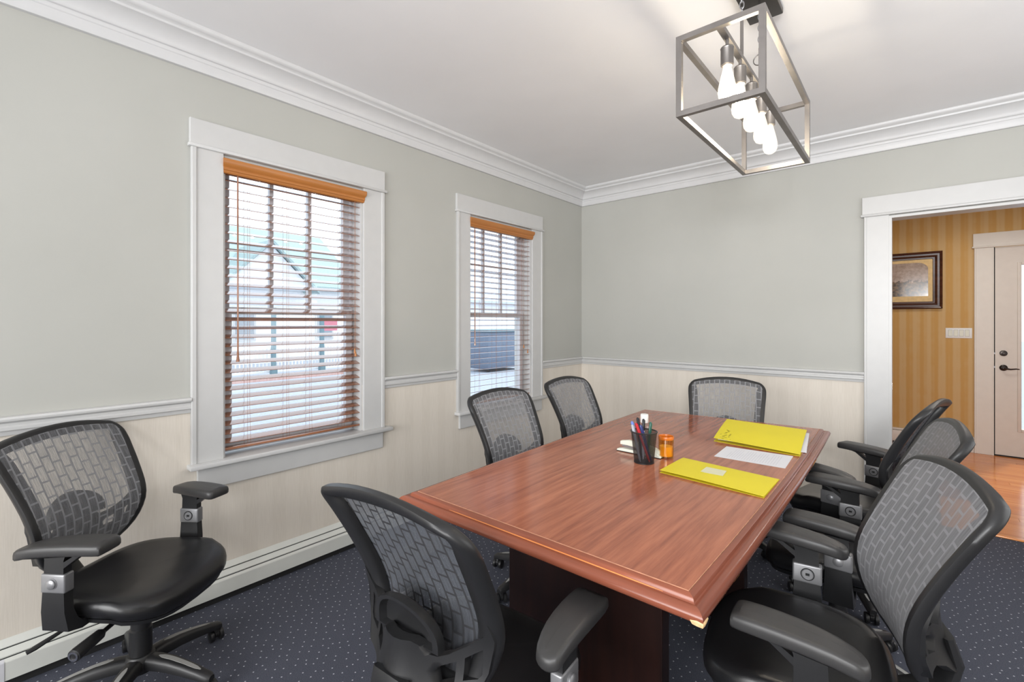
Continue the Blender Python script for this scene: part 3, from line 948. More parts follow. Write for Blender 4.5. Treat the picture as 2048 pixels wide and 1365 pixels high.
    def seat_z(x, y, z):
        w = max(0, (y - .08) / .18); z -= .036 * w * w
        w = max(0, (-y - .12) / .12); z += .006 * w
        z += .012 * (x / .26) ** 2 * (1 if y < .12 else .3)
        return z
    lps = []
    for rho, z in ((.02, .484), (.35, .485), (.60, .489), (.80, .493), (.90, .492), (.96, .486), (.99, .474), (1.0, .458), (.995, .442), (.97, .430), (.93, .424), (.02, .424)):
        lps.append([(x, y, seat_z(x, y, z)) for x, y in plan(rho)])
    loft(bm, lps)
    G['seat'] = finish(bm, 'seat', M['leather'], angle=70)
    bm = bmesh.new()
    lps = []
    for rho, z in ((.95, .424), (.93, .408), (.75, .400), (.05, .400)):
        lps.append([(x, y, seat_z(x, y, z)) for x, y in plan(rho)])
    loft(bm, lps)
    G['seat_pan'] = finish(bm, 'seat_pan', M['black_plastic'], angle=50)
    # mechanism
    bm = bmesh.new()
    rbox(bm, -.085, .085, -.13, .13, .352, .405, r=.012); rbox(bm, -.045, .045, .10, .17, .362, .400, r=.01)
    G['tilt_mechanism'] = finish(bm, 'tilt_mechanism', M['black_plastic'])
    bm = bmesh.new()
    cyl(bm, (.08, .04, .378), (.22, .055, .370), .008)
    lathe(bm, [(.010, 0), (.018, .012), (.020, .05), (.022, .10), (.021, .112), (.015, .114)], (.212, .0535, .3705), 16, True, (.13, .010, -.010))
    G['tension_handle'] = finish(bm, 'tension_handle', M['black_plastic'])
    bm = bmesh.new()
    c = Vector((.212, .0535, .3705)); ax = Vector((.13, .010, -.010)).normalized()
    lathe(bm, [(.0165, .1141), (.0165, .1160), (.0105, .1160), (.0105, .1141)], c, 20, False, ax)
    G['handle_ring'] = finish(bm, 'handle_ring', M['chrome'])
    bm = bmesh.new()
    tube(bm, [(.07, -.05, .382), (.20, -.10, .368), (.275, -.135, .345), (.295, -.145, .340)], [.0055, .006, .009, .007], 8)
    G['height_lever'] = finish(bm, 'height_lever', M['black_plastic'])
    # gas column and hub
    bm = bmesh.new(); lathe(bm, [(.038, .10), (.038, .235), (.033, .240), (.033, .300), (.028, .304), (.028, .356)], n=24)
    G['gas_column'] = finish(bm, 'gas_column', M['black_plastic'])
    bm = bmesh.new(); lathe(bm, [(.030, .068), (.050, .072), (.054, .085), (.052, .125), (.044, .136), (.036, .138)], n=24)
    G['hub'] = finish(bm, 'hub', M['black_plastic'])
    # one leg of the base along +X
    bm = bmesh.new(); lps = []
    for x, zt, w, t in ((.035, .130, .030, .045), (.08, .133, .029, .044), (.14, .128, .027, .041), (.20, .116, .025, .037), (.26, .100, .022, .032), (.305, .086, .020, .026), (.318, .078, .014, .020)):
        lps.append([(x, -w, zt - t), (x, -w, zt - t * .35), (x, -w * .72, zt - .003), (x, -w * .4, zt), (x, w * .4, zt), (x, w * .72, zt - .003), (x, w, zt - t * .35), (x, w, zt - t)])
    loft(bm, lps); G['base_leg'] = finish(bm, 'base_leg', M['black_plastic'], angle=50)
    bm = bmesh.new(); lps = []
    for i in range(11):
        t = i / 10; x = .085 + .185 * t
        zt = lerp_tab([(.08, .1335), (.14, .1285), (.20, .1165), (.26, .1005), (.31, .085)], x) + .0008
        w = (.0095 - .002 * t) * (math.sqrt(max(.05, 1 - (2 * t - 1) ** 6)))
        lps.append([(x, -w, zt - .004), (x, -w, zt), (x, w, zt), (x, w, zt - .004)])
    loft(bm, lps); G['grey_strip'] = finish(bm, 'grey_strip', M['strip'], angle=50)
    bm = bmesh.new(); cyl(bm, (0, 0, .045), (0, 0, .075), .010)
    lathe(bm, [(.020, -.008), (.020, .008)], (-.006, 0, .034), 16, True, (0, 1, 0)); rbox(bm, -.026, .012, -.010, .010, .030, .056, r=.005)
    G['caster'] = finish(bm, 'caster', M['black_plastic'])
    bm = bmesh.new(); lathe(bm, [(.018, -.009), (.025, -.007), (.0262, 0), (.025, .007), (.016, .010)], n=20, axis=(0, 1, 0))
    G['wheel'] = finish(bm, 'wheel', M['black_plastic'])
    # armrest, right side; mirrored for the left
    for sg, nm in ((1, 'r'), (-1, 'l')):
        def mir(bm):
            if sg < 0:
                bmesh.ops.transform(bm, matrix=Matrix.Scale(-1, 4, (1, 0, 0)), verts=bm.verts)
            return bm
        bm = bmesh.new(); lps = []
        # bracket from under the seat up to the pad
        for x, z, y0, y1, t in ((.10, .392, -.05, .05, .012), (.20, .388, -.052, .052, .012), (.262, .385, -.052, .050, .014), (.290, .400, -.050, .046, .016), (.298, .450, -.046, .040, .016), (.298, .520, -.042, .036, .015), (.298, .575, -.038, .034, .014), (.298, .625, -.036, .034, .014), (.296, .660, -.046, .046, .014)):
            if x < .27: lps.append([(x, y0, z - t), (x, y1, z - t), (x, y1, z + t), (x, y0, z + t)])
            elif x < .295: lps.append([(x + t, y0, z - t), (x + t, y1, z - t), (x - t, y1, z + t), (x - t, y0, z + t)])
            else: lps.append([(x + t, y0, z), (x + t, y1, z), (x - t, y1, z), (x - t, y0, z)])
        lps = [[(x, y - .022, z) for x, y, z in lp] for lp in lps]
        loft(bm, lps)
        # forward brace under the pad
        loft(bm, [[(.312, .006, .595), (.284, .006, .595), (.284, .012, .620), (.312, .012, .620)], [(.310, .066, .640), (.286, .066, .640), (.286, .064, .652), (.310, .064, .652)], [(.310, .125, .656), (.286, .125, .656), (.286, .120, .664), (.310, .120, .664)]])
        G['armrest_' + nm] = finish(mir(bm), 'armrest', M['black_plastic'], angle=40)
        bm = bmesh.new()
        rbox(bm, .280, .316, -.069, .019, .515, .580, r=.006, seg=3)
        G['collar_' + nm] = finish(mir(bm), 'height_collar', M['silver'])
        bm = bmesh.new(); lathe(bm, [(.0195, 0), (.0195, .0015), (.0165, .0017), (.0165, .006), (.013, .009), (.004, .010)], (.316, -.026, .548), 20, True, (1, 0, 0))
        G['button_' + nm] = finish(mir(bm), 'release_button', M['silver'])
        bm = bmesh.new(); lathe(bm, [(.0195, 0), (.0195, .0016), (.0180, .0018), (.0165, .0004), (.0155, .0016), (.003, .002)], (.280, -.026, .548), 24, True, (-1, 0, 0))
        G['disc_' + nm] = finish(mir(bm), 'round_plug', M['silver'])
        bm = bmesh.new(); box(bm, .2765, .2795, -.032, -.020, .5440, .5520)
        lathe(bm, [(.0210, .0004), (.0210, .0022), (.0182, .0022), (.0182, .0004)], (.280, -.026, .548), 24, False, (-1, 0, 0))
        G['slot_' + nm] = finish(mir(bm), 'plug_slot', M['dark_gap'])
        # pad: straight outer edge, bowed inner edge, square front
        plan_p = [(.050, -.115), (.052, -.02), (.052, .10), (.048, .140), (.038, .150), (-.030, .152), (-.044, .146), (-.050, .128), (-.050, .05), (-.040, -.04), (-.020, -.115), (-.004, -.136), (.022, -.142), (.042, -.134)]
        sm = []
        for i in range(len(plan_p)):
            a, b, c, d = [Vector(plan_p[(i + k) % len(plan_p)]) for k in (-1, 0, 1, 2)]
            for t in (0, .5):
                sm.append(b if t == 0 else (-a + 9 * b + 9 * c - d) / 16)
        zz = lambda y: -.010 * ((y - .05) / .19) ** 2 - (.008 * ((-y - .06) / .08) ** 2 if y < -.06 else 0)
        lps = []
        for k, z in ((.80, .652), (.95, .653), (1.0, .659), (1.0, .672), (.975, .681), (.90, .6865), (.70, .6885), (.35, .6893), (.01, .6895)):
            cx, cy = .005, .01
            ky = max(1 - (1 - k) * .45, .86)
            lps.append([(.292 + cx + (p.x - cx) * k, cy + (p.y - cy) * ky, z + zz(p.y)) for p in sm])
        bm = bmesh.new(); loft(bm, lps)
        G['pad_' + nm] = finish(mir(bm), 'arm_pad', M['arm_pad'], angle=60)
    return G
G = chair_meshes()
CHAIR_GROUP = 'mesh back office chairs round the conference table'
def make_chair():
    c = thing('office_chair', '', 'chair')
    K = lambda n, me, p=c: obj(n, me, None, p)
    K('seat', G['seat']); K('seat_pan', G['seat_pan']); K('mesh_panel', G['mesh_panel']); K('back_frame', G['back_frame'])
    K('back_support', G['back_support']); K('lumbar_pad', G['lumbar_pad']); K('spine', G['spine'])
    K('tilt_mechanism', G['tilt_mechanism']); th = K('tension_handle', G['tension_handle']); K('handle_ring', G['handle_ring'], th)
    K('height_lever', G['height_lever']); K('gas_column', G['gas_column']); K('hub', G['hub'])
    for i in range(5):
        a = 2 * PI * i / 5
        lg = K('base_leg', G['base_leg']); lg.rotation_euler = (0, 0, a)
        K('grey_strip', G['grey_strip'], lg)
        cs = K('caster', G['caster']); cs.location = (.300 * math.cos(a), .300 * math.sin(a), 0); cs.rotation_euler = (0, 0, a + 1.1 + 1.7 * i)
        for s in (-1, 1):
            w = K('wheel', G['wheel'], cs); w.location = (-.006, s * .019, .0262)
    for nm in 'rl':
        ar = K('armrest', G['armrest_' + nm])
        K('arm_pad', G['pad_' + nm], ar); K('height_collar', G['collar_' + nm], ar); K('release_button', G['button_' + nm], ar)
        K('round_plug', G['disc_' + nm], ar); K('plug_slot', G['slot_' + nm], ar)
    return c
def clone(o, parent=None):
    c = o.copy(); COL.objects.link(c)
    if parent: c.parent = parent
    for ch in list(o.children): clone(ch, c)
    return c
UPPER = ('seat', 'seat_pan', 'mesh_panel', 'back_frame', 'back_support', 'lumbar_pad', 'spine', 'tilt_mechanism', 'tension_handle', 'height_lever', 'armrest')
BACK = ('mesh_panel', 'back_frame', 'back_support', 'lumbar_pad', 'spine')
def place(c, x, y, heading, base, dz, swr, swl, armr, arml, twist, label):
    """heading of the seat front, base turn, seat height offset, arm pad swivels, arm heights"""
    c.location = (x, y, 0); c.rotation_euler = (0, 0, R(heading - 90))
    tag(c, label, 'chair', CHAIR_GROUP)
    arms = [(armr, swr, 1), (arml, swl, -1)]
    for ch in c.children:
        n = ch.name.split('.')[0]
        if n in UPPER: ch.location.z += dz
        if n in BACK: ch.rotation_euler.z = R(twist)
        if n in ('base_leg', 'caster'):
            ch.location = Matrix.Rotation(R(base), 3, 'Z') @ ch.location
            ch.rotation_euler.z += R(base)
        if n == 'armrest':
            da, sw, sg = arms.pop(0)
            ch.location.z += da
            for g in ch.children:
                if g.name.split('.')[0] == 'arm_pad':
                    px = sg * .292
                    m = Matrix.Translation((px, 0, 0)) @ Matrix.Rotation(R(sw), 4, 'Z') @ Matrix.Translation((-px, 0, 0))
                    g.matrix_local = m
proto = make_chair()
CH = [
 (.445, -4.028, 35.7, 14, -.010, 6, -14, .045, .030, 0, 'black mesh office chair standing alone against the heater, facing across the room'),
 (1.831, -3.502, 94, 10, .012, 0, 0, .0, .0, 0, 'black mesh office chair seen from behind at the near end of the table'),
 (1.848, -1.180, -76, 0, .0, 0, 0, .0, .0, 0, 'black mesh office chair tucked under the far end of the table before the blank wall'),
 (1.225, -2.380, -3.8, -5, .0, 0, 0, .0, .0, 0, 'black mesh office chair on the window side of the table, before the far blind'),
 (1.215, -1.620, -3.3, 30, .005, 0, 0, .0, .052, 0, 'black mesh office chair on the window side of the table, closest to the corner'),
 (2.545, -2.875, 189, 15, .022, -18, -8, .014, .0, 8, 'black mesh office chair nearest the camera on the doorway side of the table'),
 (2.565, -2.093, 181, 40, .030, -10, -4, .0, .0, 6, 'black mesh office chair in the middle of the three on the doorway side'),
 (2.545, -1.371, 166, 0, .035, -10, -7, .018, .0, 2, 'black mesh office chair farthest along the doorway side, turned to show its back frame edge'),
]
chairs = []
for i in range(1, len(CH)): chairs.append(clone(proto))
for c, a in zip([proto] + chairs, CH): place(c, *a)
for g in [x for x in chairs[4].children if x.name.startswith('armrest')][1].children:
    if not g.name.startswith('arm_pad'): g.location.z -= .040

# ------------------------------------------------------------------ chandelier
cx, cy = 2.279, -2.30
L2, W2, zt, zb, bw = .450, .141, 2.530, 2.230, .020
ch = thing('chandelier', 'open rectangular metal cage chandelier with five bare bulbs over the table', 'ceiling light', (cx, cy, CEIL))
Zc = lambda z: z - CEIL
bm = bmesh.new(); rbox(bm, -.072, .072, -.27, .27, Zc(2.890), Zc(2.919), r=.006); obj('canopy', bm, M['dark_bronze'], ch)
fr = bmesh.new(); h2 = bw / 2
for sx in (-1, 1):
    for z in (zt - h2, zb + h2):
        box(fr, sx * W2 - h2, sx * W2 + h2, -L2 - h2, L2 + h2, Zc(z) - h2, Zc(z) + h2)
    for sy in (-1, 1): box(fr, sx * W2 - h2, sx * W2 + h2, sy * L2 - h2, sy * L2 + h2, Zc(zb) + bw, Zc(zt) - bw)
for sy in (-1, 1):
    for z in (zt - h2, zb + h2): box(fr, -W2 + h2, W2 - h2, sy * L2 - h2, sy * L2 + h2, Zc(z) - h2, Zc(z) + h2)
obj('cage_frame', fr, M['bronze'], ch, smooth=False)
bm = bmesh.new(); box(bm, -.011, .011, -L2 + h2, L2 - h2, Zc(zt) - .018, Zc(zt)); obj('centre_bar', bm, M['bronze'], ch, smooth=False)
for yy in (-.15, .15):
    bm = bmesh.new(); cyl(bm, (0, yy, Zc(zt)), (0, yy, Zc(2.705)), .0065); rd = obj('hanging_rod', bm, M['bronze'], ch)
    bm = bmesh.new(); z = 2.705
    k = 0
    while z < 2.895:
        e = [(.008 * math.cos(2 * PI * i / 12), .016 * math.sin(2 * PI * i / 12)) for i in range(12)]
        tube(bm, [((a, 0) if k % 2 else (0, a)) and ((a if k % 2 else 0), yy + (0 if k % 2 else a), Zc(z + .014) + b) for a, b in e], .0022, 6, closed=True)
        z += .026; k += 1
    obj('chain', bm, M['silver'], rd)
bm = bmesh.new(); tube(bm, [(-.004 + .024 * math.cos(2 * PI * i / 20), .155 , Zc(2.655) + .024 * math.sin(2 * PI * i / 20)) for i in range(20)], .0024, 6, closed=True)
obj('cord_ring', bm, M['bronze'], ch)
for i in range(5):
    yy = -.35 + .175 * i
    bm = bmesh.new(); lathe(bm, [(.006, Zc(2.515)), (.006, Zc(2.487)), (.021, Zc(2.485)), (.024, Zc(2.480)), (.0225, Zc(2.476)), (.0225, Zc(2.418)), (.018, Zc(2.414))], (0, yy, 0), 20)
    sk = obj('lamp_socket', bm, M['bronze'], ch)
    bm = bmesh.new()
    pf = [(.0135, 2.418), (.015, 2.405), (.020, 2.385), (.026, 2.360), (.031, 2.335), (.0325, 2.318), (.030, 2.300), (.022, 2.286), (.010, 2.279), (.002, 2.278)]
    lathe(bm, [(r, Zc(z)) for r, z in pf], (0, yy, 0), 20, cap=False)
    obj('bulb', bm, M['bulb_glass'], sk)
    bm = bmesh.new()
    for k in range(9):
        a = 2 * PI * k / 9
        tube(bm, [(.005 * math.cos(a), yy + .005 * math.sin(a), Zc(2.400)), (.012 * math.cos(a), yy + .012 * math.sin(a), Zc(2.36)), (.020 * math.cos(a), yy + .020 * math.sin(a), Zc(2.315)), (.004 * math.cos(a), yy + .004 * math.sin(a), Zc(2.300))], .0030, 6)
    obj('filament', bm, M['filament'], sk)
    ld = bpy.data.lights.new('bulb_light', 'POINT'); ld.energy = 2.0; ld.color = (1.0, .95, .88); ld.shadow_soft_size = .025
    lo = bpy.data.objects.new('bulb_light', ld); COL.objects.link(lo); lo.location = (cx, cy + yy, 2.33)

# ------------------------------------------------------------------ things on the table
def on_table(name, label, cat, x, y, rz=0, group=None): return thing(name, label, cat, (x, y, TZ), rz, group)
# wire pen cup
c = on_table('pen_cup', 'black wire mesh pen cup full of pens on the table', 'pen holder', 1.842, -2.412)
bm = bmesh.new(); uvl = bm.loops.layers.uv.new('UVMap'); n = 40
H = .146
def cup_r(z): return .0445 + (.0595 - .0445) * z / H
for i in range(n):
    a0, a1 = 2 * PI * i / n, 2 * PI * (i + 1) / n
    q = [(cup_r(0), a0, .002, i / n, 0), (cup_r(0), a1, .002, (i + 1) / n, 0), (cup_r(H), a1, H, (i + 1) / n, .42), (cup_r(H), a0, H, i / n, .42)]
    f = bm.faces.new([bm.verts.new((r * math.cos(a), r * math.sin(a), z)) for r, a, z, u, v in q])
    for lp, t in zip(f.loops, q): lp[uvl].uv = (t[3], t[4])
bmesh.ops.remove_doubles(bm, verts=bm.verts, dist=1e-6)
me = bpy.data.meshes.new('wire_wall'); bm.to_mesh(me); bm.free(); me.materials.append(M['cup']); obj('wire_wall', me, None, c)
bm = bmesh.new(); tube(bm, [(.0598 * math.cos(2 * PI * i / 32), .0598 * math.sin(2 * PI * i / 32), H) for i in range(32)], .0030, 6, closed=True); obj('rim', bm, M['black_plastic'], c)
bm = bmesh.new(); lathe(bm, [(.043, 0), (.046, .001), (.046, .005), (.043, .006)], n=32); obj('base', bm, M['black_plastic'], c)
pens = [('white ballpoint pen with pale barrel leaning left in the wire cup', 'pen_white', (-.018, .004), (-.034, -.012), .138, 'pen_blue'),
        ('black capped pen standing tallest in the wire cup', 'pen_black', (-.004, -.012), (-.026, .012), .150, 'pen_black'),
        ('red pen leaning across the wire cup', 'pen_red', (.024, -.006), (-.022, .0), .138, 'pen_red'),
        ('navy blue pen in the middle of the wire cup', 'pen_navy', (.022, .012), (-.004, -.006), .130, 'pen_navy'),
        ('grey metallic pen leaning at the front of the wire cup', 'pen_grey', (-.004, -.024), (-.030, -.022), .128, 'pen_grey'),
        ('dark green pen leaning at the back of the wire cup', 'pen_green', (.006, .016), (.010, .028), .132, 'pen_green'),
        ('clear and white pen resting against the cup rim by the bottle', 'pen_white', (-.010, .014), (-.016, .030), .140, 'pen_black')]
for lb, mt, a, b, ln, cp in pens:
    ln *= 1.32; p0 = Vector((a[0] * 1.25, a[1] * 1.25, .012)); p1 = Vector((b[0] * 1.3, b[1] * 1.3, .146)); d = (p1 - p0).normalized()
    t = tag(bpy.data.objects.new('pen', None), lb, 'pen', 'pens in the wire cup'); COL.objects.link(t)
    t.location = (1.842 + p0.x, -2.412 + p0.y, TZ + p0.z); t.rotation_mode = 'QUATERNION'; t.rotation_quaternion = Vector((0, 0, 1)).rotation_difference(d)
    bm = bmesh.new(); lathe(bm, [(.0018, -.004), (.0052, .010), (.0058, .035), (.0058, ln * .7)], n=10); obj('barrel', bm, M[mt], t)
    bm = bmesh.new(); lathe(bm, [(.0062, ln * .7), (.0065, ln * .72), (.0062, ln * .97), (.004, ln)], n=10); box(bm, .006, .0082, -.0018, .0018, ln * .72, ln * .97); obj('cap', bm, M[cp], t)
# sanitiser bottle
b = on_table('sanitizer_bottle', 'clear plastic hand gel bottle with white flip cap behind the pen cup', 'bottle', 1.741, -2.186)
bm = bmesh.new(); lathe(bm, [(.028, 0), (.032, .003), (.0335, .03), (.0335, .100), (.031, .118), (.022, .134), (.014, .140)], n=28, cap=False); obj('bottle_body', bm, M['clear_plastic'], b)
bm = bmesh.new(); lathe(bm, [(.026, .002), (.0305, .005), (.0318, .06), (.0318, .066), (.002, .066)], n=24); obj('gel', bm, glass('clear_gel', (.80, .86, .92, 1), .2), b)
bm = bmesh.new(); lathe(bm, [(.0190, .137), (.0203, .139), (.0203, .177), (.0185, .181), (.004, .1815)], n=24); obj('flip_cap', bm, M['white_plastic'], b)
# amber jar
j = on_table('amber_jar', 'small amber glass jar beside the pen cup', 'jar', 1.890, -2.268)
bm = bmesh.new(); lathe(bm, [(0.0293, 0.0), (0.0348, 0.0037), (0.0354, 0.0244), (0.0354, 0.0903), (0.0342, 0.0952), (0.032, 0.0952), (0.032, 0.0098), (0.0024, 0.0073)], n=32, cap=False); obj('jar_wall', bm, M['amber'], j)
bm = bmesh.new(); lathe(bm, [(0.0356, 0.0903), (0.0366, 0.0939), (0.0366, 0.1025), (0.0348, 0.1061), (0.0332, 0.1025), (0.0332, 0.0927)], n=32, cap=False); obj('rim', bm, plain('amber_rim', srgb(205, 110, 30), .3), j)
bm = bmesh.new(); lathe(bm, [(0.0311, 0.0104), (0.0311, 0.0561), (0.0024, 0.0573)], n=28); obj('wax', bm, plain('amber_wax', srgb(240, 212, 140), .6), j)
# stapler
s = on_table('stapler', 'ivory and black stapler lying behind the pen cup', 'stapler', 1.765, -2.296, R(-1))
bm = bmesh.new(); rbox(bm, -.118, .118, -.019, .019, 0, .004, r=.0015); obj('rubber_foot', bm, M['black_plastic'], s)
bm = bmesh.new(); loft(bm, [[(x, -.017, .004), (x, .017, .004), (x, .013, .004 + t), (x, -.013, .004 + t)] for x, t in ((-.117, .006), (-.09, .012), (.05, .012), (.09, .020), (.117, .004))]); obj('base', bm, M['ivory_plastic'], s, smooth=False)
bm = bmesh.new(); loft(bm, [[(x, -.012, z), (x, .012, z), (x, .010, z + t), (x, -.010, z + t)] for x, z, t in ((-.100, .036, .016), (-.06, .036, .024), (.03, .028, .028), (.085, .018, .026), (.108, .016, .018))]); obj('top_arm', bm, M['ivory_plastic'], s, smooth=False)
bm = bmesh.new(); loft(bm, [[(x, -.008, z), (x, .008, z), (x, .008, z + .010), (x, -.008, z + .010)] for x, z in ((-.092, .026), (.085, .010))]); obj('magazine', bm, M['silver'], s, smooth=False)

# folders, sheet
def quad_surf(name, pts, z, thick, mat, parent, n=10, curl=None):
    """bilinear sheet a-b-c-d with thickness"""
    a, b, c2, d = [Vector(p) for p in pts]
    bm = bmesh.new()
    top, bot = [], []
    for i in range(n + 1):
        rt, rb = [], []
        for k in range(n + 1):
            u, v = i / n, k / n
            p = a.lerp(d, u).lerp(b.lerp(c2, u), v)
            zz = z + (curl(u, v) if curl else 0)
            rt.append(bm.verts.new((p.x, p.y, zz + thick))); rb.append(bm.verts.new((p.x, p.y, zz)))
        top.append(rt); bot.append(rb)
    for i in range(n):
        for k in range(n):
            bm.faces.new((top[i][k], top[i + 1][k], top[i + 1][k + 1], top[i][k + 1])); bm.faces.new((bot[i][k], bot[i][k + 1], bot[i + 1][k + 1], bot[i + 1][k]))
    for i in range(n):
        for q0, q1, q2, q3 in ((top[i][0], bot[i][0], bot[i + 1][0], top[i + 1][0]), (top[i][n], top[i + 1][n], bot[i + 1][n], bot[i][n]), (top[0][i], top[0][i + 1], bot[0][i + 1], bot[0][i]), (top[n][i], bot[n][i], bot[n][i + 1], top[n][i + 1])):
            bm.faces.new((q0, q1, q2, q3))
    return obj(name, bm, mat, parent, angle=50)
def rel(o, pts): return [(x - o.location.x, y - o.location.y) for x, y in pts]
f1 = on_table('folder', 'yellow card folder with a small cream label, nearest the camera', 'folder', 2.17, -2.39, group='yellow card folders on the table')
F1 = [(1.960, -2.510), (1.959, -2.226), (2.382, -2.280), (2.381, -2.550)]
quad_surf('back_cover', rel(f1, F1), .0004, .0008, M['folder'], f1)
quad_surf('front_cover', rel(f1, F1), .0022, .0008, M['folder'], f1, curl=lambda u, v: (.008 + .003 * math.sin(PI * u)) * (1 - v) ** .6 * (1 - .5 * u))
quad_surf('label_sticker', rel(f1, [(2.101, -2.414), (2.100, -2.324), (2.187, -2.328), (2.194, -2.410)]), .0092, .0002, M['label'], f1, 2)
f2 = on_table('folder', 'bulging yellow card folder with doodles, holding papers, at the far side of the sheet', 'folder', 2.15, -1.60, group='yellow card folders on the table')
F2 = [(1.967, -1.792), (1.930, -1.411), (2.355, -1.412), (2.386, -1.828)]
def bil(za, zb_, zc, zd): return lambda u, v: (za * (1 - u) + zd * u) * (1 - v) + (zb_ * (1 - u) + zc * u) * v
quad_surf('back_cover', rel(f2, F2), .0006, .0010, M['folder'], f2)
quad_surf('papers', rel(f2, [(1.980, -1.760), (1.947, -1.433), (2.369, -1.433), (2.401, -1.741)]), .0018, .006, M['paper'], f2, curl=lambda u, v: bil(.004, .042, .036, .0)(u, v) + .003 * math.sin(5 * v) * u)
top_z = lambda u, v: bil(.018, .058, .053, .010)(u, v) + .004 * math.sin(PI * v)
quad_surf('front_cover', rel(f2, F2), 0, .0010, M['folder'], f2, curl=top_z)
random.seed(3)
bm = bmesh.new()
for k in range(26):
    u = min(.3, max(.02, random.gauss(.13, .035))); v = min(.6, max(.05, random.gauss(.22, .10))); P_ = Vector(F2[0]).lerp(Vector(F2[3]), u).lerp(Vector(F2[1]).lerp(Vector(F2[2]), u), v); x = P_.x - 2.15; y = P_.y + 1.60; l = random.uniform(.006, .02); a = random.gauss(1.2, .5)
    d = Vector((math.cos(a), math.sin(a))) * l; n_ = Vector((-d.y, d.x)).normalized() * random.uniform(.0010, .0022)
    zt_ = top_z(u, v) + .0016
    bm.faces.new([bm.verts.new((x + q.x, y + q.y, zt_)) for q in (-d / 2 - n_, d / 2 - n_, d / 2 + n_, -d / 2 + n_)])
obj('doodle', bm, M['ink_dark'], f2, smooth=False)['kind'] = 'stuff'
sh = on_table('printed_sheet', 'white printed sheet lying between the two yellow folders', 'paper', 2.21, -1.97)
SH = [(2.062, -2.097), (2.054, -1.860), (2.360, -1.845), (2.369, -2.091)]
quad_surf('sheet', rel(sh, SH), .0003, .0003, M['paper'], sh, 2)
bm = bmesh.new()
a, b, c2, d = [Vector(p) for p in rel(sh, SH)]
for k in range(20):
    u = .16 + .70 * k / 19
    v0, v1 = .12, .12 + (.76 if k % 5 else .5) * random.uniform(.92, 1)
    for du in (0,):
        P0, P1 = a.lerp(d, u).lerp(b.lerp(c2, u), v0), a.lerp(d, u).lerp(b.lerp(c2, u), v1)
        Q1, Q0 = a.lerp(d, u + .005).lerp(b.lerp(c2, u + .005), v1), a.lerp(d, u + .005).lerp(b.lerp(c2, u + .005), v0)
        bm.faces.new([bm.verts.new((p.x, p.y, .00075)) for p in (P0, P1, Q1, Q0)])
obj('print_lines', bm, M['ink'], sh, smooth=False)['kind'] = 'stuff'

# ------------------------------------------------------------------ hall things
pt = thing('framed_picture', 'framed faded print in a stepped dark walnut frame on the yellow hall wall', 'picture', (2.60, HY, 1.95))
PX0, PX1, PZ0, PZ1 = 2.10 - 2.60, 3.081 - 2.60, 1.618 - 1.95, 2.285 - 1.95
fp = [(0, 0), (0, .030), (.012, .036), (.022, .032), (.026, .024), (.044, .022), (.052, .026), (.060, .022), (.066, .014), (.082, .012), (.086, .006), (.086, 0)]
bm = bmesh.new()
cor = [(PX0, PZ0, 1, 1), (PX1, PZ0, -1, 1), (PX1, PZ1, -1, -1), (PX0, PZ1, 1, -1)]
loops = [[(x + sx * d, -.002 - hgt, z + sz * d) for d, hgt in fp] for x, z, sx, sz in cor]
loft(bm, loops + [loops[0]], cap=False); obj('picture_frame', bm, M['frame_wood'], pt, angle=25)
i0, i1, k0, k1 = PX0 + .084, PX1 - .084, PZ0 + .075, PZ1 - .075
bm = bmesh.new()
ax0, ax1, az0, az1, r = i0 + .04, i1 - .040, k0 + .075, k1 - .045, .10
arch = [(ax0, az0), (ax1, az0)] + [(ax1 - r + r * math.cos(PI / 2 * i / 8), az1 - .08 + .08 * math.sin(PI / 2 * i / 8)) for i in range(9)] + [(ax0 + r - r * math.sin(PI / 2 * i / 8), az1 - .08 + .08 * math.cos(PI / 2 * i / 8)) for i in range(9)]
es = []
for lp in ([(i0, k0), (i1, k0), (i1, k1), (i0, k1)], arch):
    vs = [bm.verts.new((x, -.006, z)) for x, z in lp]
    es += [bm.edges.new((vs[i], vs[(i + 1) % len(vs)])) for i in range(len(vs))]
bmesh.ops.triangle_fill(bm, use_beauty=True, edges=es)
ext = bmesh.ops.extrude_face_region(bm, geom=bm.faces[:]); bmesh.ops.translate(bm, verts=[v for v in ext['geom'] if isinstance(v, bmesh.types.BMVert)], vec=(0, -.002, 0))
obj('mat_board', bm, M['mat'], pt, smooth=False)
bm = bmesh.new(); box(bm, i0 + .01, i1 - .01, -.0055, -.003, k0 + .01, k1 - .01); o = obj('print', bm, M['print'], pt, smooth=False)
sw = thing('switch_plate', 'white four-gang rocker switch plate beside the hall door casing', 'light switch', (3.216, HY, 1.337))
bm = bmesh.new(); rbox(bm, -.110, .110, -.007, -.0005, -.058, .058, r=.003); obj('plate', bm, M['white_plastic'], sw)
bm = bmesh.new()
for k in range(4): box(bm, -.069 + .046 * k - .0185, -.069 + .046 * k + .0185, -.0074, -.006, -.0365, .0365)
obj('recess_shade', bm, M['strip'], sw, smooth=False)  # grey outlines painting the recess shadow round each rocker
for k in range(4):
    xx = -.069 + .046 * k
    bm = bmesh.new(); loft(bm, [[(xx - .0165, -.007, z), (xx + .0165, -.007, z), (xx + .0165, -.007 - t, z), (xx - .0165, -.007 - t, z)] for z, t in ((-.034, .002), (0, .004), (.034, .0065))]); obj('rocker', bm, M['ivory_plastic'], sw, smooth=False)
ru = thing('hall_rug', 'dark red patterned rug on the wooden hall floor behind the chairs', 'rug', (2.715, 1.45, 0))
t = NT('red_rug'); n = t.noise(t.mapping((1, 1, 1)), 40, 3); t.col(t.ramp(n, (.42, srgb(70, 20, 22)), (.58, srgb(150, 92, 70)))); t.b.inputs['Roughness'].default_value = .95
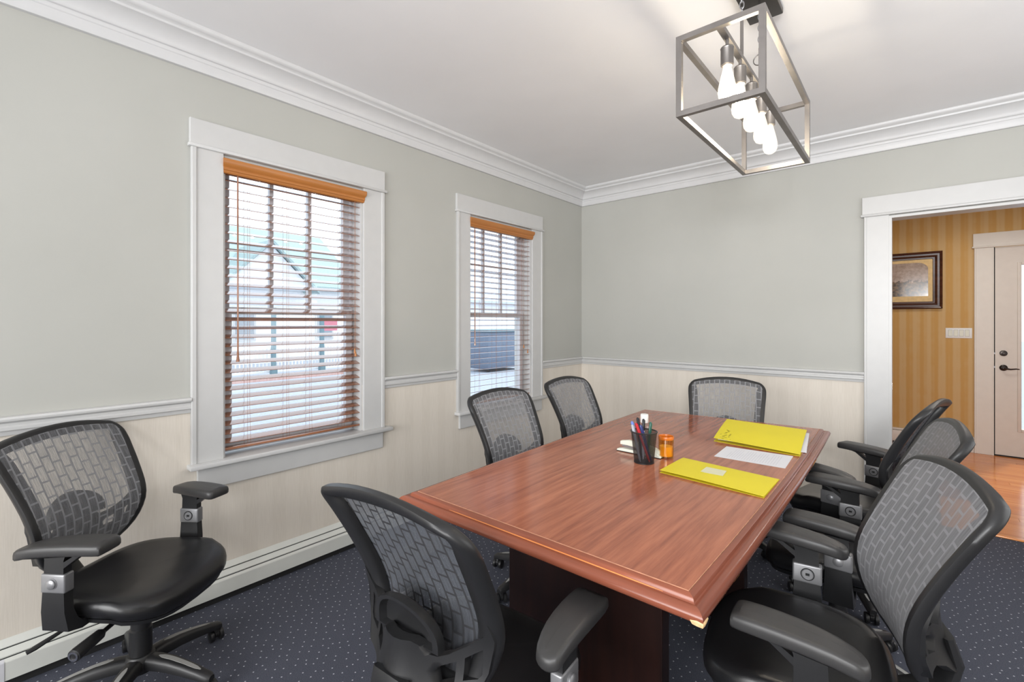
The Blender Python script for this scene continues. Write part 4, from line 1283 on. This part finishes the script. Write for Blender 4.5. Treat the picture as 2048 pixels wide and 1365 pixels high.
bm = bmesh.new(); rbox(bm, -.45, .45, -.6, .6, .0005, .010, r=.003); obj('pile', bm, t.m, ru)
bm = bmesh.new()
for k in range(60): box(bm, .45, .485, -.59 + .02 * k, -.585 + .02 * k, .001, .004)
obj('fringe', bm, M['label'], ru, smooth=False)['kind'] = 'stuff'

# ------------------------------------------------------------------ outdoors
GZ = -.35
gr = struct('ground', boxes((-60, -.25, -40, 60, GZ - .1, GZ)), M['asphalt'])
struct('ground_hall_side', boxes((-.25, 40, HY + .4, 60, GZ - .1, GZ)), M['asphalt'])
k = tag(obj('brick_kerb', boxes((-13.0, -12.3, -20, 40, GZ, GZ + .12)), M['brick'], smooth=False), 'low brick edging strip along the far side of the street', 'kerb')
fc = thing('picket_fence', 'white picket railing across the street beyond the brick edging', 'fence', (-13.6, 6, GZ))
bm = bmesh.new()
for i in range(150): box(bm, -.012, .012, -9 + .12 * i, -9 + .12 * i + .035, .14, .92)
obj('pickets', bm, M['siding'], fc, smooth=False)['kind'] = 'stuff'
for z in (.12, .92):
    bm = bmesh.new(); box(bm, -.03, .03, -9, 9, z, z + .06); obj('rail', bm, M['siding'], fc, smooth=False)
for yy, zt_ in ((2.31 - 6, 3.3), (3.98 - 6, 3.3)):
    pass
for i, (yy, lb) in enumerate(((2.33, 'teal square porch post across the street, nearer one'), (4.02, 'teal square porch post across the street, farther one'))):
    p = thing('porch_post', lb, 'post', (-13.45, yy, GZ), 0, 'teal porch posts across the street')
    obj('shaft', boxes((-.06, .06, -.06, .06, 0, 2.3)), M['teal_post'], p, smooth=False)
    obj('plinth', boxes((-.09, .09, -.09, .09, 0, .25)), M['teal_post'], p, smooth=False)
sg = thing('shop_sign', 'faded red hanging sign on the house across the street', 'sign', (-14.2, 4.75, 1.3))
obj('board', boxes((-.02, .02, -.28, .28, -.16, .24)), M['sign_pink'], sg, smooth=False)
obj('post', boxes((-.03, .03, -.32, -.28, -1.65, .3)), M['siding'], sg, smooth=False)
def house(name, label, x0, x1, y0, y1, eave, ridge, roofmat, wins):
    h = thing(name, label, 'house', (x1, y0, GZ))
    bm = bmesh.new(); box(bm, x0 - x1, 0, 0, y1 - y0, 0, eave - GZ); obj('walls', bm, M['siding'], h, smooth=False)
    xm = (x0 - x1) / 2
    bm = bmesh.new()
    e = .35
    loft(bm, [[(x0 - x1 - e, y, eave - GZ - .1), (xm, y, ridge - GZ), (e, y, eave - GZ - .1), (e, y, eave - GZ + .06), (xm, y, ridge - GZ + .18), (x0 - x1 - e, y, eave - GZ + .06)] for y in (-.3, y1 - y0 + .3)])
    obj('roof', bm, roofmat, h, smooth=False)
    for s in (0.02, y1 - y0 - .02):
        bm = bmesh.new(); loft(bm, [[(x0 - x1, s + d, eave - GZ), (0, s + d, eave - GZ), (xm, s + d, ridge - GZ)] for d in (-.02, .02)]); obj('gable', bm, M['siding'], h, smooth=False)
    for wy, wz in wins:
        f = obj('window', boxes((0, .05, wy, wy + .9, wz, wz + 1.4)), M['trim'], h, smooth=False)
        obj('pane', boxes((.05, .06, wy + .08, wy + .82, wz + .08, wz + 1.32)), M['window_dark'], f, smooth=False)
    return h
hs = house('house', 'white house with a grey green shingle roof across the street', -27, -19, -1.0, 8.6, 3.1, 6.1, M['roof'], ((1.5, 1.0), (4.0, 1.0), (7.6, 1.0)))
# front gable of the house facing the street
gb = bmesh.new()
loft(gb, [[(x, y, z) for y, z in ((3.2, 2.9), (6.9, 2.9), (5.05, 4.75))] for x in (1.2, -1.8)])
bmesh.ops.translate(gb, verts=gb.verts, vec=(0, 0, -GZ))
obj('front_gable', gb, M['siding'], hs, smooth=False)
for s in (0, 1):
    rb = bmesh.new()
    (ya, za), (yb, zb_) = (((3.0, 2.75), (5.05, 4.82)), ((7.1, 2.75), (5.05, 4.82)))[s]
    loft(rb, [[(x, ya, za - GZ), (x, yb, zb_ - GZ), (x, yb, zb_ + .14 - GZ), (x, ya, za + .14 - GZ)] for x in (1.4, -2.2)])
    obj('gable_roof', rb, M['roof'], hs, smooth=False)
house('house', 'long white house with low pale roof farther up the street', -30, -20, 11.5, 27, 2.9, 4.3, M['siding_roof'], ((1.5, 1.0), (4.5, 1.0)))
vn = thing('dumpster', 'blue grey metal bin standing across the street, seen through the far blind', 'bin', (-9.3, 8.75, GZ))
obj('body', rboxes(.03, (-.6, .6, -1.0, 1.0, .12, 1.45)), M['blue_panel'], vn)
obj('lid', rboxes(.02, (-.65, .65, -1.04, 1.04, 1.452, 1.54)), M['teal_post'], vn)
for yy in (-.8, .8):
    obj('wheel', (lambda b: (lathe(b, [(.06, -.03), (.06, .03)], (0.4, yy, .06), 14, True, (0, 1, 0)), b)[1])(bmesh.new()), M['black_plastic'], vn)
